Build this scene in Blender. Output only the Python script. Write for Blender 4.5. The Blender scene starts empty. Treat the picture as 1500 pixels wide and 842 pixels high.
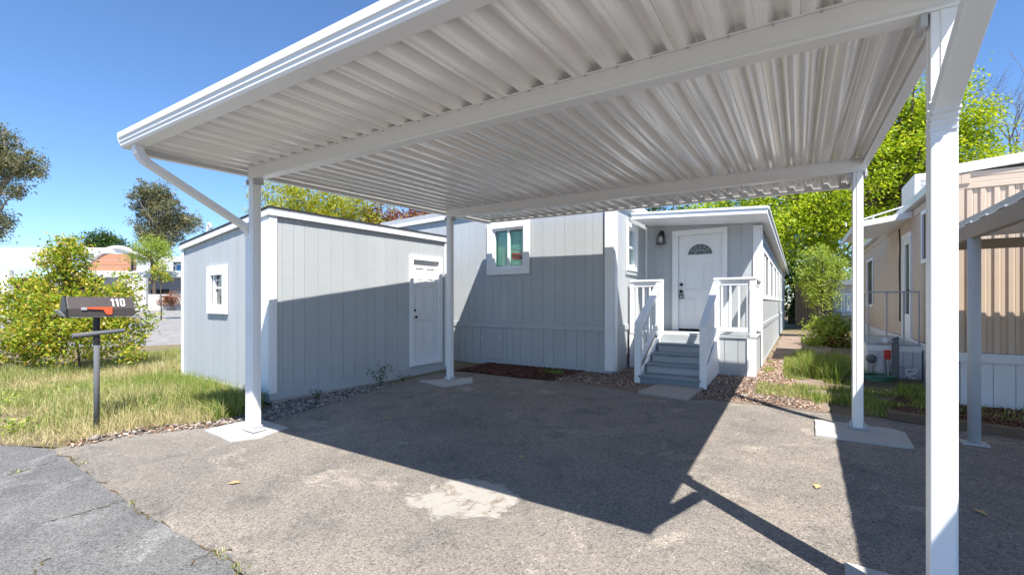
import bpy, math, random
import numpy as np
from mathutils import Vector, Matrix
random.seed(7); rng = np.random.default_rng(7)
sc = bpy.context.scene
COL = sc.collection

# ------------------------------------------------------------------ camera, sky, sun, exposure
F_PX, Y0, YAW = 659.3, 443.3, math.radians(32.445)
cd = bpy.data.cameras.new('camera'); cam = bpy.data.objects.new('camera', cd); COL.objects.link(cam)
cam.location = (0, 0, 1.25); cam.rotation_euler = (math.pi/2, 0, YAW)
cd.sensor_width = 36; cd.lens = F_PX/1500*36; cd.shift_y = (Y0-421)/1500
cd.clip_start = .05; cd.clip_end = 2000
sc.camera = cam
SX, SY = .507, .424                                   # light travels (-SX, SY, -1)
SUNV = Vector((SX, -SY, 1)).normalized()
w = bpy.data.worlds.new('World'); sc.world = w; w.use_nodes = True
nt = w.node_tree; nt.nodes.clear()
sky = nt.nodes.new('ShaderNodeTexSky'); sky.sky_type = 'NISHITA'; sky.sun_disc = False
sky.sun_elevation = math.asin(SUNV.z); sky.sun_rotation = math.atan2(SX, -SY)
sky.air_density = 1.0; sky.dust_density = .0; sky.ozone_density = 10.0
bg = nt.nodes.new('ShaderNodeBackground'); bg.inputs['Strength'].default_value = .102
wo = nt.nodes.new('ShaderNodeOutputWorld')
nt.links.new(sky.outputs[0], bg.inputs[0]); nt.links.new(bg.outputs[0], wo.inputs[0])
sl = bpy.data.lights.new('sun', 'SUN'); sl.energy = 4.5; sl.angle = math.radians(.5); sl.color = (1, .95, .87)
sun = bpy.data.objects.new('sun', sl); COL.objects.link(sun)
sun.rotation_euler = (-SUNV).to_track_quat('-Z', 'Y').to_euler(); sun.location = (6, -5, 15)
sc.view_settings.view_transform = 'Standard'; sc.view_settings.look = 'None'
sc.view_settings.exposure = 1.1; sc.view_settings.gamma = 1
sc.cycles.max_bounces = 16; sc.cycles.diffuse_bounces = 8; sc.cycles.transparent_max_bounces = 16

# ------------------------------------------------------------------ helpers
ORG = {}
def g(y):
    return .025*(min(max(y, 1.2), 9.)-6)
def root_of(o):
    while o.parent: o = o.parent
    return o
def tag(o, label=None, cat=None, group=None, kind=None):
    if label: o['label'] = label
    if cat: o['category'] = cat
    if group: o['group'] = group
    if kind: o['kind'] = kind
    return o
def thing(name, label, cat, loc, rz=0., group=None):
    o = bpy.data.objects.new(name, None); COL.objects.link(o); o.empty_display_size = .2
    o.location = loc; o.rotation_euler = (0, 0, rz)
    ORG[o] = (Matrix.Translation(loc) @ Matrix.Rotation(rz, 4, 'Z'))
    return tag(o, label, cat, group)
def link(name, me, mat, parent=None, bevel=0., world=True, loc=None):
    o = bpy.data.objects.new(name, me); COL.objects.link(o)
    if mat and not me.materials: me.materials.append(mat)
    if parent is not None: o.parent = parent
    if loc is not None: o.location = loc
    if bevel:
        m = o.modifiers.new('bevel', 'BEVEL'); m.width = bevel; m.segments = 2; m.limit_method = 'ANGLE'; m.angle_limit = .8
    return o
class MB:
    def __init__(s): s.v = []; s.f = []
    def hexa(s, P):                                   # 0-3 bottom loop, 4-7 top loop
        n = len(s.v); s.v += [tuple(p) for p in P]
        s.f += [(n+3,n+2,n+1,n), (n+4,n+5,n+6,n+7), (n,n+1,n+5,n+4), (n+1,n+2,n+6,n+5), (n+2,n+3,n+7,n+6), (n+3,n,n+4,n+7)]
        return s
    def box(s, a, b):
        x0,y0,z0 = [min(p,q) for p,q in zip(a,b)]; x1,y1,z1 = [max(p,q) for p,q in zip(a,b)]
        return s.hexa([(x0,y0,z0),(x1,y0,z0),(x1,y1,z0),(x0,y1,z0),(x0,y0,z1),(x1,y0,z1),(x1,y1,z1),(x0,y1,z1)])
    def beam(s, a, b, wd, ht, up=(0,0,1)):            # rectangular bar between two points
        a = Vector(a); b = Vector(b); d = (b-a).normalized(); r = d.cross(Vector(up))
        if r.length < 1e-4: r = Vector((1,0,0))
        r.normalize(); u = r.cross(d).normalized(); r *= wd/2; u *= ht/2
        return s.hexa([a-r-u, a+r-u, b+r-u, b-r-u, a-r+u, a+r+u, b+r+u, b-r+u])
    def tube(s, pts, rad, n=8, cap=True):
        pts = [Vector(p) for p in pts]; k = len(pts)
        rads = rad if isinstance(rad, (list, tuple)) else [rad]*k
        base = len(s.v); prev = None
        for i, p in enumerate(pts):
            d = (pts[min(i+1,k-1)]-pts[max(i-1,0)]).normalized()
            a = prev if prev is not None else (Vector((0,0,1)) if abs(d.z) < .9 else Vector((1,0,0)))
            x = (a - d*a.dot(d)).normalized(); y = d.cross(x); prev = x
            for j in range(n):
                t = 2*math.pi*j/n; s.v.append(tuple(p+(x*math.cos(t)+y*math.sin(t))*rads[i]))
        for i in range(k-1):
            for j in range(n):
                q = (j+1) % n; s.f.append((base+i*n+j, base+i*n+q, base+(i+1)*n+q, base+(i+1)*n+j))
        if cap:
            s.f.append(tuple(base+j for j in range(n))[::-1]); s.f.append(tuple(base+(k-1)*n+j for j in range(n)))
        return s
    def prism(s, poly, off):                          # poly of 3d points, extruded along off
        n = len(s.v); k = len(poly); off = Vector(off)
        s.v += [tuple(p) for p in poly]+[tuple(Vector(p)+off) for p in poly]
        s.f.append(tuple(range(n, n+k))[::-1]); s.f.append(tuple(range(n+k, n+2*k)))
        for i in range(k):
            j = (i+1) % k; s.f.append((n+i, n+j, n+k+j, n+k+i))
        return s
    def face(s, pts):
        n = len(s.v); s.v += [tuple(p) for p in pts]; s.f.append(tuple(range(n, n+len(pts)))); return s
    def mesh(s, name, parent=None, local=False, smooth=False):
        v = s.v
        if parent is not None and not local:
            M = ORG[root_of(parent)].inverted(); v = [tuple(M @ Vector(p)) for p in v]
        me = bpy.data.meshes.new(name); me.from_pydata(v, [], s.f); me.update()
        if smooth: me.polygons.foreach_set('use_smooth', [True]*len(me.polygons))
        return me
    def build(s, name, mat, parent=None, bevel=0., local=False, smooth=False):
        return link(name, s.mesh(name, parent, local, smooth), mat, parent, bevel)
def arr_mesh(name, V, Fq, mat, parent=None, uvs=None):
    """fast mesh: V (n,3), Fq (m,k)"""
    V = np.asarray(V, np.float32); Fq = np.asarray(Fq, np.int32)
    if parent is not None:
        M = np.array(ORG[root_of(parent)].inverted()); V = V@M[:3,:3].T.astype(np.float32)+M[:3,3].astype(np.float32)
    me = bpy.data.meshes.new(name); k = Fq.shape[1]
    me.vertices.add(len(V)); me.vertices.foreach_set('co', V.ravel())
    me.loops.add(Fq.size); me.loops.foreach_set('vertex_index', Fq.ravel())
    me.polygons.add(len(Fq)); me.polygons.foreach_set('loop_start', np.arange(0, Fq.size, k, dtype=np.int32))
    me.update(calc_edges=True)
    return link(name, me, mat, parent)

# ------------------------------------------------------------------ materials
class N:
    def __init__(s, name):
        s.m = bpy.data.materials.new(name); s.m.use_nodes = True; s.t = s.m.node_tree
        s.b = s.t.nodes['Principled BSDF']; s.out = s.t.nodes['Material Output']; s._co = None
    def n(s, ty, **kw):
        nd = s.t.nodes.new('ShaderNode'+ty)
        for k, v in kw.items():
            if hasattr(nd, k) and k not in ('Scale',): 
                try: setattr(nd, k, v); continue
                except Exception: pass
            nd.inputs[k].default_value = v
        return nd
    def l(s, a, b): s.t.links.new(a, b)
    def co(s, scale=(1,1,1), kind='Object'):
        tc = s.n('TexCoord'); mp = s.n('Mapping'); mp.inputs['Scale'].default_value = scale; s.l(tc.outputs[kind], mp.inputs[0]); return mp.outputs[0]
    def noise(s, scale, detail=4, rough=.55, vec=None, dist=0):
        nd = s.n('TexNoise'); nd.inputs['Scale'].default_value = scale; nd.inputs['Detail'].default_value = detail
        nd.inputs['Roughness'].default_value = rough; nd.inputs['Distortion'].default_value = dist
        s.l(vec if vec else s.co(), nd.inputs['Vector']); return nd.outputs['Fac']
    def voro(s, scale, vec=None, out='Distance', feature='F1'):
        nd = s.n('TexVoronoi'); nd.feature = feature; nd.inputs['Scale'].default_value = scale
        s.l(vec if vec else s.co(), nd.inputs['Vector']); return nd.outputs[out]
    def ramp(s, fac, stops, interp='LINEAR'):
        nd = s.n('ValToRGB'); nd.color_ramp.interpolation = interp
        e = nd.color_ramp.elements
        while len(e) < len(stops): e.new(.5)
        for el, (p, c) in zip(e, stops):
            el.position = p; el.color = (*c, 1) if len(c) == 3 else c
        s.l(fac, nd.inputs[0]); return nd.outputs[0]
    def mix(s, fac, a, b, mode='MIX'):
        nd = s.n('MixRGB'); nd.blend_type = mode
        for i, x in ((0, fac), (1, a), (2, b)):
            if isinstance(x, (int, float)): nd.inputs[i].default_value = x
            elif isinstance(x, tuple): nd.inputs[i].default_value = (*x, 1)
            else: s.l(x, nd.inputs[i])
        return nd.outputs[0]
    def math(s, op, a, b=None):
        nd = s.n('Math'); nd.operation = op
        for i, x in ((0, a), (1, b)):
            if x is None: continue
            if isinstance(x, (int, float)): nd.inputs[i].default_value = x
            else: s.l(x, nd.inputs[i])
        return nd.outputs[0]
    def bump(s, h, strength=.3, dist=.01):
        nd = s.n('Bump'); nd.inputs['Strength'].default_value = strength; nd.inputs['Distance'].default_value = dist
        s.l(h, nd.inputs['Height']); s.l(nd.outputs[0], s.b.inputs['Normal']); return s
    def set(s, color=None, rough=.6, metal=0., spec=.5):
        if color is not None:
            if isinstance(color, tuple): s.b.inputs['Base Color'].default_value = (*color, 1)
            else: s.l(color, s.b.inputs['Base Color'])
        if isinstance(rough, (int, float)): s.b.inputs['Roughness'].default_value = rough
        else: s.l(rough, s.b.inputs['Roughness'])
        s.b.inputs['Metallic'].default_value = metal; s.b.inputs['Specular IOR Level'].default_value = spec
        return s
B3 = lambda v, k=1.: (v[0]*k, v[1]*k, v[2]*k)
def painted(name, col, rough=.5, var=.06, grain=(6,6,1), bump=.15, dirt=.1, spec=.4):
    n = N(name); big = n.noise(1.7, 5); fine = n.noise(30, 3, .6, n.co(grain))
    c = n.mix(big, B3(col, 1-var), B3(col, 1+var*.6))
    d = n.ramp(n.noise(4.3, 7, .7), [(.52, (0,0,0)), (.78, (1,1,1))])
    dm = n.math('MULTIPLY', d, dirt)
    c = n.mix(dm, c, (.30,.27,.22))
    oi = n.n('ObjectInfo'); c = n.mix(1., c, n.ramp(oi.outputs['Random'], [(0,(.965,)*3),(1,(1.03,)*3)]), 'MULTIPLY')
    n.set(c, n.ramp(fine, [(.3,(rough*.85,)*3), (.7,(min(1,rough*1.15),)*3)]), spec=spec)
    if bump: n.bump(fine, bump, .004)
    return n.m
M = {}
M['siding'] = painted('grey_siding_paint', (.46,.487,.505), .62, .10, (14,14,.9), .7, .10)
M['siding_dk'] = painted('grey_deck_paint', (.22,.26,.30), .5, .08, (3,12,3), .2, .12)
M['deck'] = painted('pale_deck_paint', (.42,.44,.45), .5, .06, (3,12,3), .2, .1)
M['white'] = painted('white_trim_paint', (.82,.83,.84), .45, .03, (8,8,2), .12, .03)
M['metal_w'] = painted('white_coated_aluminium', (.80,.80,.79), .34, .03, (3,3,.6), .04, .03, .5)
M['pan'] = painted('off_white_roof_coating', (.86,.835,.80), .30, .04, (22,.5,22), .10, .03, .8)
pb = M['pan'].node_tree.nodes['Principled BSDF']; pb.inputs['Coat Weight'].default_value = .7; pb.inputs['Coat Roughness'].default_value = .13
M['door'] = painted('white_door_paint', (.78,.79,.81), .42, .02, (8,8,2), .05, .02)
M['shingle_dk'] = painted('dark_roll_roofing', (.035,.036,.04), .9, .3, (20,20,20), .6, .1)
M['roofwhite'] = painted('white_roof_coating', (.62,.63,.64), .7, .08, (3,3,3), .2, .2)
M['tan'] = painted('tan_aluminium_siding', (.54,.425,.325), .5, .08, (4,4,.6), .08, .12)
M['tan_dk'] = painted('brown_aged_fascia', (.34,.285,.235), .75, .2, (4,4,4), .4, .5)
M['skirt'] = painted('white_skirting', (.66,.68,.71), .5, .06, (5,5,1), .1, .12)
M['black'] = painted('black_metal', (.018,.018,.02), .4, .2, (5,5,5), .1, .1)
M['mailbox'] = painted('dark_brown_mailbox', (.075,.062,.06), .45, .25, (6,6,6), .2, .12)
M['wood_grey'] = painted('weathered_grey_timber', (.16,.17,.18), .85, .2, (18,18,1.2), .8, .2)
M['wood_brown'] = painted('weathered_brown_timber', (.17,.12,.085), .9, .3, (2,20,20), .9, .2)
M['steel'] = painted('galvanised_steel', (.45,.46,.47), .4, .12, (8,8,8), .05, .15)
M['red'] = painted('red_paint', (.55,.03,.025), .45, .1, (5,5,5), .05, .1)
M['flag'] = painted('orange_red_flag', (.78,.12,.05), .45, .08, (5,5,5), .05, .03)
M['digit'] = painted('white_numeral', (.8,.8,.78), .5, .05, (5,5,5), .05, .05)
M['hose'] = painted('green_hose', (.07,.19,.13), .4, .15, (5,5,5), .02, .1)
M['orange'] = painted('orange_board', (.46,.22,.13), .75, .15, (6,6,6), .3, .05)
M['grey_wall'] = painted('grey_stucco', (.27,.27,.285), .85, .08, (9,9,9), .3, .15)
M['lt_wall'] = painted('pale_stucco', (.52,.51,.5), .85, .08, (9,9,9), .3, .2)
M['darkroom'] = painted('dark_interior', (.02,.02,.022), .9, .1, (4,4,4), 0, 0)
M['maroon'] = painted('maroon_siding', (.10,.025,.035), .7, .1, (4,4,1), .1, .1)
M['bluewin'] = painted('blue_tarp', (.10,.28,.55), .4, .1, (4,4,4), 0, 0)
M['blind'] = painted('white_blind', (.75,.8,.78), .5, .03, (4,4,4), 0, .02)
M['cable'] = painted('dark_cable', (.03,.025,.025), .6, .1, (4,4,4), 0, .1)
def concrete(name, col):
    n = N(name); sp = n.voro(90, out='Color'); a = n.noise(3.2, 8, .65); f = n.noise(160, 3, .7)
    c = n.mix(a, B3(col,.82), B3(col,1.12)); c = n.mix(n.math('MULTIPLY', f, .35), c, B3(col,.6))
    st = n.ramp(n.noise(5, 6, .7), [(.58,(0,0,0)),(.72,(1,1,1))]); c = n.mix(n.math('MULTIPLY', st, .35), c, (.30,.25,.19))
    n.set(c, .85, spec=.25).bump(f, .35, .004); return n.m
M['concrete'] = concrete('pale_concrete', (.47,.46,.44))
M['slab'] = concrete('worn_concrete', (.40,.36,.32))
M['patch'] = concrete('patch_concrete', (.37,.35,.315))
def asphalt(name, base, warm, dark, rustamt):
    n = N(name)
    agg = n.voro(130, out='Color'); s1 = n.ramp(agg, [(.0,(.45,)*3), (.5,(.95,)*3), (.88,(1.12,)*3), (.97,(1.9,)*3)])
    v2 = n.ramp(n.voro(55, out='Color'), [(.0,(.72,)*3), (.35,(1,)*3), (.93,(1.05,)*3), (1,(1.5,)*3)])
    big = n.noise(.55, 7, .62); mid = n.noise(2.6, 7, .66, dist=.4)
    c = n.mix(n.ramp(big, [(.36,(0,0,0)),(.64,(1,1,1))]), base, warm)
    c = n.mix(n.ramp(mid, [(.50,(0,0,0)),(.70,(.75,)*3)]), c, dark)
    drip = n.ramp(n.noise(5.5, 5, .6, dist=.3), [(.66,(0,0,0)),(.74,(.8,)*3)]); c = n.mix(drip, c, B3(dark,.6))
    pale = n.ramp(n.noise(1.5, 9, .75, dist=.8), [(.56,(0,0,0)),(.63,(.75,)*3)]); c = n.mix(pale, c, B3(warm,1.35))
    rust = n.ramp(n.noise(3.9, 8, .7), [(.62,(0,0,0)),(.74,(rustamt,)*3)]); c = n.mix(rust, c, (.27,.17,.09))
    c = n.mix(1., c, s1, 'MULTIPLY'); c = n.mix(1., c, v2, 'MULTIPLY')
    fine = n.noise(190, 4, .75)
    pit = n.ramp(n.noise(75, 3, .6), [(.30,(.35,)*3),(.42,(1,)*3)]); c = n.mix(1., c, pit, 'MULTIPLY')
    n.set(c, .9, spec=.22)
    hh = n.math('ADD', n.math('MULTIPLY', fine, .6), n.voro(110)); n.bump(hh, .7, .006); return n.m
M['drive'] = asphalt('driveway_asphalt', (.225,.205,.184), (.31,.272,.232), (.155,.147,.14), .5)
M['road'] = asphalt('road_asphalt', (.165,.165,.165), (.205,.20,.195), (.125,.126,.13), .15)
def soilmat(name, a, b, c3):
    n = N(name); c = n.ramp(n.noise(3, 9, .7), [(.3,a),(.5,b),(.7,c3)]); f = n.noise(60, 5, .75)
    c = n.mix(1., c, n.ramp(f, [(.3,(.55,)*3),(.7,(1.3,)*3)]), 'MULTIPLY'); n.set(c, .95, spec=.1).bump(f, .9, .02); return n.m
M['soil'] = soilmat('dry_soil', (.17,.125,.085), (.25,.20,.13), (.20,.19,.10))
M['mulch_base'] = soilmat('mulch_soil', (.07,.035,.025), (.12,.06,.045), (.16,.10,.075))
M['litter_base'] = soilmat('litter_soil', (.22,.16,.125), (.30,.23,.185), (.38,.31,.26))
def island(name, stops, rough=.6, trans=0., spec=.3, tcol=None):
    n = N(name); ge = n.n('NewGeometry'); c = n.ramp(ge.outputs['Random Per Island'], stops)
    n.set(c, rough, spec=spec)
    if trans:
        tr = n.n('BsdfTranslucent'); mx = n.n('MixShader'); mx.inputs[0].default_value = trans
        tc = n.mix(1., c, tcol or (1.25,1.15,.6), 'MULTIPLY'); n.l(tc, tr.inputs[0])
        n.l(n.b.outputs[0], mx.inputs[1]); n.l(tr.outputs[0], mx.inputs[2]); n.l(mx.outputs[0], n.out.inputs[0])
    return n.m
M['grass'] = island('meadow_grass', [(0,(.09,.18,.03)),(.3,(.20,.29,.06)),(.55,(.36,.40,.11)),(.78,(.54,.49,.22)),(1,(.66,.58,.36))], .6, .3)
M['grass_g'] = island('green_grass', [(0,(.07,.15,.02)),(.4,(.17,.27,.04)),(.7,(.32,.37,.08)),(1,(.50,.45,.20))], .6, .3)
M['gravel'] = island('pale_gravel', [(0,(.08,.07,.065)),(.4,(.20,.17,.15)),(.75,(.32,.27,.24)),(1,(.50,.45,.41))], .85)
M['litter'] = island('leaf_litter_chips', [(0,(.14,.065,.04)),(.35,(.27,.15,.10)),(.65,(.42,.29,.21)),(1,(.62,.52,.42))], .85)
M['mulch'] = island('red_bark_chips', [(0,(.05,.02,.015)),(.5,(.13,.05,.035)),(1,(.24,.12,.085))], .9)
M['maple'] = island('maple_leaves', [(0,(.13,.23,.015)),(.35,(.27,.40,.022)),(.72,(.42,.52,.035)),(1,(.58,.62,.08))], .45, .55)
M['shrubleaf'] = island('yellow_green_leaves', [(0,(.10,.20,.02)),(.35,(.26,.38,.035)),(.68,(.50,.52,.06)),(.9,(.68,.54,.10)),(1,(.60,.36,.16))], .4, .45)
M['hedge'] = island('light_green_leaves', [(0,(.12,.21,.03)),(.5,(.30,.41,.06)),(1,(.54,.57,.15))], .5, .45)
M['darkleaf'] = island('dark_green_leaves', [(0,(.02,.055,.012)),(.6,(.05,.11,.02)),(1,(.13,.21,.04))], .5, .25)
M['euca'] = island('grey_green_leaves', [(0,(.06,.085,.045)),(.5,(.15,.17,.09)),(.85,(.28,.26,.15)),(1,(.40,.30,.18))], .5, .3)
M['plum'] = island('red_purple_leaves', [(0,(.10,.02,.025)),(.5,(.26,.07,.06)),(.8,(.34,.16,.10)),(1,(.35,.30,.06))], .5, .3)
M['gold'] = island('gold_green_leaves', [(0,(.13,.20,.02)),(.5,(.36,.40,.04)),(1,(.62,.56,.08))], .5, .5)
M['rust'] = island('rusty_leaves', [(0,(.16,.05,.03)),(1,(.40,.18,.09))], .6, .2)
M['weed'] = island('weed_leaves', [(0,(.03,.08,.02)),(1,(.10,.18,.05))], .5, .2)
M['dryleaf'] = island('dry_leaf', [(0,(.45,.25,.10)),(1,(.60,.42,.22))], .7)
def barkm(name, col):
    n = N(name); f = n.noise(9, 7, .7, n.co((6,6,1))); n.set(n.mix(f, B3(col,.55), B3(col,1.4)), .9, spec=.15).bump(f, .8, .03); return n.m
M['bark'] = barkm('tree_bark', (.12,.095,.075)); M['bark_pale'] = barkm('pale_bark', (.26,.23,.20))
def glassmat(name, tint, gl=.16, refl=(1,1,1)):
    n = N(name); tr = n.n('BsdfTransparent'); tr.inputs[0].default_value = (*tint, 1)
    g2 = n.n('BsdfGlossy'); g2.inputs['Roughness'].default_value = .03; g2.inputs[0].default_value = (*refl, 1)
    lw = n.n('LayerWeight'); lw.inputs[0].default_value = .35
    f = n.math('ADD', n.math('MULTIPLY', lw.outputs['Fresnel'], .35), gl)
    mx = n.n('MixShader'); n.l(f, mx.inputs[0]); n.l(tr.outputs[0], mx.inputs[1]); n.l(g2.outputs[0], mx.inputs[2]); n.l(mx.outputs[0], n.out.inputs[0])
    n.t.nodes.remove(n.b); return n.m
M['glass'] = glassmat('clear_window_glass', (.80,.965,.925), .015)
M['glass_dk'] = glassmat('dark_window_glass', (.25,.33,.31), .16)
M['lampglass'] = glassmat('lamp_glass', (.9,.9,.88), .1)

# ------------------------------------------------------------------ ground sheets
YB_ = [-60, -6, 1.2, 9., 120]
def clip_y(poly, lo, hi):
    def half(P, keep, y):
        out = []
        for i in range(len(P)):
            a, b = P[i], P[(i+1) % len(P)]
            ia, ib = keep(a[1]), keep(b[1])
            if ia: out.append(a)
            if ia != ib:
                t = (y-a[1])/(b[1]-a[1]); out.append((a[0]+t*(b[0]-a[0]), y))
        return out
    P = half(poly, lambda v: v >= lo, lo)
    return half(P, lambda v: v <= hi, hi) if P else []
def sheet(name, poly, mat, dz, kind='structure', label=None, cat=None, parent=None):
    """flat-lying sheet that follows the gentle fall of the site; given a skirt so it has an edge"""
    mb = MB()
    for lo, hi in ((-400, 1.2), (1.2, 9.), (9., 400)):
        P = clip_y(poly, lo, hi)
        if len(P) >= 3:
            area = sum(P[i][0]*P[(i+1) % len(P)][1]-P[(i+1) % len(P)][0]*P[i][1] for i in range(len(P)))
            if abs(area) < 1e-6: continue
            if area < 0: P = P[::-1]
            mb.face([(x, y, g(y)+dz) for x, y in P])
    o = mb.build(name, mat, parent)
    return tag(o, label, cat, kind=kind)
def rough_edge(pts, amp=.03, step=.12, seed=1):
    r = random.Random(seed); out = []
    ph = [(r.uniform(0,6.28), r.uniform(1.2,9.)) for _ in range(7)]; arc_ = [0.]
    def wob(t): return sum(math.sin(t*f/(step*4.)+p)/(1+.25*f) for p, f in ph)*.55
    for i in range(len(pts)):
        a, b = pts[i], pts[(i+1) % len(pts)]
        L = math.hypot(b[0]-a[0], b[1]-a[1]); k = max(1, int(L/step)) if L < 12 else 1
        for j in range(k):
            t = j/k; jx = 0 if k == 1 else amp*(wob(arc_[0]+L*t)+r.gauss(0,.25))
            nx, ny = -(b[1]-a[1])/(L+1e-9), (b[0]-a[0])/(L+1e-9)
            out.append((a[0]+(b[0]-a[0])*t+nx*jx, a[1]+(b[1]-a[1])*t+ny*jx))
        arc_[0] += L
    return out
sheet('ground', [(-300,-200),(300,-200),(300,300),(-300,300)], M['soil'], -.03)
DRIVE_L = [(-5.95,1.2),(-5.86,1.87),(-5.5,2.36),(-5.42,2.77),(-5.5,3.25),(-5.4,4.25),(-5.5,5.45),(-5.42,6.38)]
DRIVE_T = [(-4.8,6.45),(-3.4,6.42),(-2.3,6.39),(-1.88,6.26),(-.77,6.34),(.3,6.27),(.81,6.26),(1.77,6.08),(3.,5.95),(9.,5.6)]
sheet('driveway', rough_edge(DRIVE_L+DRIVE_T+[(9.,1.2)], .018, .1, 3), M['drive'], -.012)
road = sheet('road', rough_edge([(-60,-9),(30,-9),(30,1.19),(-2.4,1.17),(-2.62,1.26),(-2.78,1.2),(-3.9,1.2),(-5.97,1.25),(-6.5,1.02),(-9,.9),(-60,.7)], .012, .07, 5), M['road'], -.007)
sheet('yard', rough_edge([(-5.97,1.3),(-6.5,1.06),(-9,.94),(-14,.9),(-14,9),(-8.3,9),(-8.3,7.4),(-5.3,7.4),(-5.45,6.4)]+DRIVE_L[::-1][1:], .03, .2, 9), M['soil'], -.016)
sheet('mulch_bed', rough_edge([(-5.35,6.37),(-4.8,6.42),(-3.3,6.39),(-3.3,7.6),(-5.4,7.6)], .03, .15, 4), M['mulch_base'], -.0095)
sheet('litter_bed', rough_edge([(-3.35,6.37),(-2.3,6.36),(-1.9,6.22),(-.77,6.30),(.3,6.25),(.35,8.2),(-.2,11),(-.6,11),(-.7,8.35),(-2.7,8.35),(-2.7,7.6),(-3.35,7.6)], .03, .15, 6), M['litter_base'], -.0075)
sheet('side_path', rough_edge([(-.3,10.9),(.5,10.5),(.7,14),(.8,20),(-.5,20),(-.5,11)], .05, .3, 8), M['litter_base'], -.0085)
# cracks with dry weeds in the road
def strip(pts, wd, seed, dz, name, mat, parent, keep=1.):
    r = random.Random(seed); L, R = [], []
    P = []
    for a, b in zip(pts, pts[1:]):
        for j in range(8): t = j/8; P.append((a[0]+(b[0]-a[0])*t+r.gauss(0,.012), a[1]+(b[1]-a[1])*t+r.gauss(0,.012)))
    P.append(pts[-1])
    mb = MB()
    prev = None
    for i in range(len(P)):
        a = P[max(0,i-1)]; b = P[min(len(P)-1,i+1)]; d = math.hypot(b[0]-a[0], b[1]-a[1])+1e-9
        nx, ny = -(b[1]-a[1])/d, (b[0]-a[0])/d; hw = wd*r.uniform(.2,1)/2
        cur = ((P[i][0]+nx*hw, P[i][1]+ny*hw), (P[i][0]-nx*hw, P[i][1]-ny*hw))
        if prev and r.random() < keep: mb.face([(q[0], q[1], g(q[1])+dz) for q in (prev[0], prev[1], cur[1], cur[0])])
        prev = cur
    return mb.build(name, mat, parent)
ORG[road] = Matrix.Identity(4)
M['crackdirt'] = soilmat('crack_dirt', (.12,.09,.055), (.19,.14,.08), (.13,.12,.07))
def Gp(u, v):
    s, c = math.sin(YAW), math.cos(YAW); x = (u-750)/F_PX; dz = -(v-Y0)/F_PX
    d = (c*x-s, s*x+c, dz); t = (-.15-1.25)/(d[2]-.025*d[1])
    if d[1]*t < 1.2: t = (-.12-1.25)/d[2]
    if d[1]*t > 9: t = (.075-1.25)/d[2]
    return (d[0]*t, d[1]*t)
for i, px in enumerate([[(0,697),(40,686),(85,672)], [(60,765),(110,752),(160,738),(190,730)], [(40,842),(75,815)], [(280,822),(312,806),(340,803)], [(88,665),(140,700),(188,733),(250,772),(312,805),(345,825)]]):
    strip([Gp(*p) for p in px], .013 if i != 4 else .015, 20+i, -.003, 'crack', M['crackdirt'], road, .62 if i == 4 else .85)
# light concrete patch broken into the driveway
def worn_patch():
    n = N('worn_concrete_patch'); col = (.40,.375,.335)
    f = n.noise(160, 3, .7); a = n.noise(6, 8, .7); c = n.mix(a, B3(col,.8), B3(col,1.15)); c = n.mix(n.math('MULTIPLY', f, .4), c, B3(col,.55))
    st = n.ramp(n.noise(7, 7, .7, dist=.5), [(.50,(0,0,0)),(.62,(.85,)*3)]); c = n.mix(st, c, (.21,.175,.135))
    cr = n.ramp(n.voro(7, n.co((1,1,1)), 'Distance', 'DISTANCE_TO_EDGE'), [(.0,(.25,)*3),(.03,(1,)*3)]); c = n.mix(n.ramp(n.noise(4,3), [(.5,(0,0,0)),(.62,(1,)*3)]), c, n.mix(1., c, cr, 'MULTIPLY'))
    n.set(c, .9, spec=.2).bump(f, .5, .005)
    ln = n.n('VectorMath'); ln.operation = 'LENGTH'; n.l(n.co((1/.40,1/.33,0)), ln.inputs[0])
    d = n.math('ADD', ln.outputs['Value'], n.math('MULTIPLY', n.math('SUBTRACT', n.noise(3.6, 9, .70, dist=.4), .5), 1.7))
    m_ = n.ramp(d, [(.80,(1,)*3),(.90,(.7,)*3),(.98,(0,0,0))]); tr = n.n('BsdfTransparent'); mx = n.n('MixShader')
    n.l(m_, mx.inputs[0]); n.l(tr.outputs[0], mx.inputs[1]); n.l(n.b.outputs[0], mx.inputs[2]); n.l(mx.outputs[0], n.out.inputs[0]); return n.m
pcx, pcy = -1.94, 2.47; mb = MB(); a_ = math.radians(18)
for sx_, sy_ in ((-.56,-.46),(.56,-.46),(.56,.46),(-.56,.46)): mb.v.append((sx_, sy_, .025*(sx_*math.sin(a_)+sy_*math.cos(a_))))
mb.f = [(0,1,2,3)]
o = mb.build('concrete_patch', worn_patch()); o.location = (pcx, pcy, g(pcy)-.0085); o.rotation_euler = (0,0,a_)
tag(o, 'irregular pale concrete patch set into the sunny driveway', 'concrete patch')
def pad(pts, label, h=.03, rad=.02):
    mb = MB(); mb.prism([(x, y, g(y)-.05) for x, y in rough_edge(pts, .008, .09, int(abs(pts[0][0])*100))], (0,0,.05+h)); o = mb.build('concrete_pad', M['concrete'], None, .003)
    return tag(o, label, 'concrete pad', 'concrete pads under the carport posts')
pad([(-5.30,2.27),(-5.28,2.80),(-4.60,2.78),(-4.52,2.45),(-4.66,2.22)], 'white concrete pad under the carport post next to the mailbox', .002)
pad([(.145,5.20),(.145,5.82),(.80,5.80),(.87,5.70),(.86,5.23),(.80,5.20)], 'concrete pad under the carport post by the tan home', .008)
pad([(-5.17,5.36),(-4.60,5.99),(-4.34,5.66),(-4.53,5.20)], 'concrete pad under the carport post near the shed door', .008)
pad([(.18,2.1),(.2,2.85),(.95,2.85),(.95,2.1)], 'concrete pad under the carport post with the large angled downspout', .006)
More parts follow.
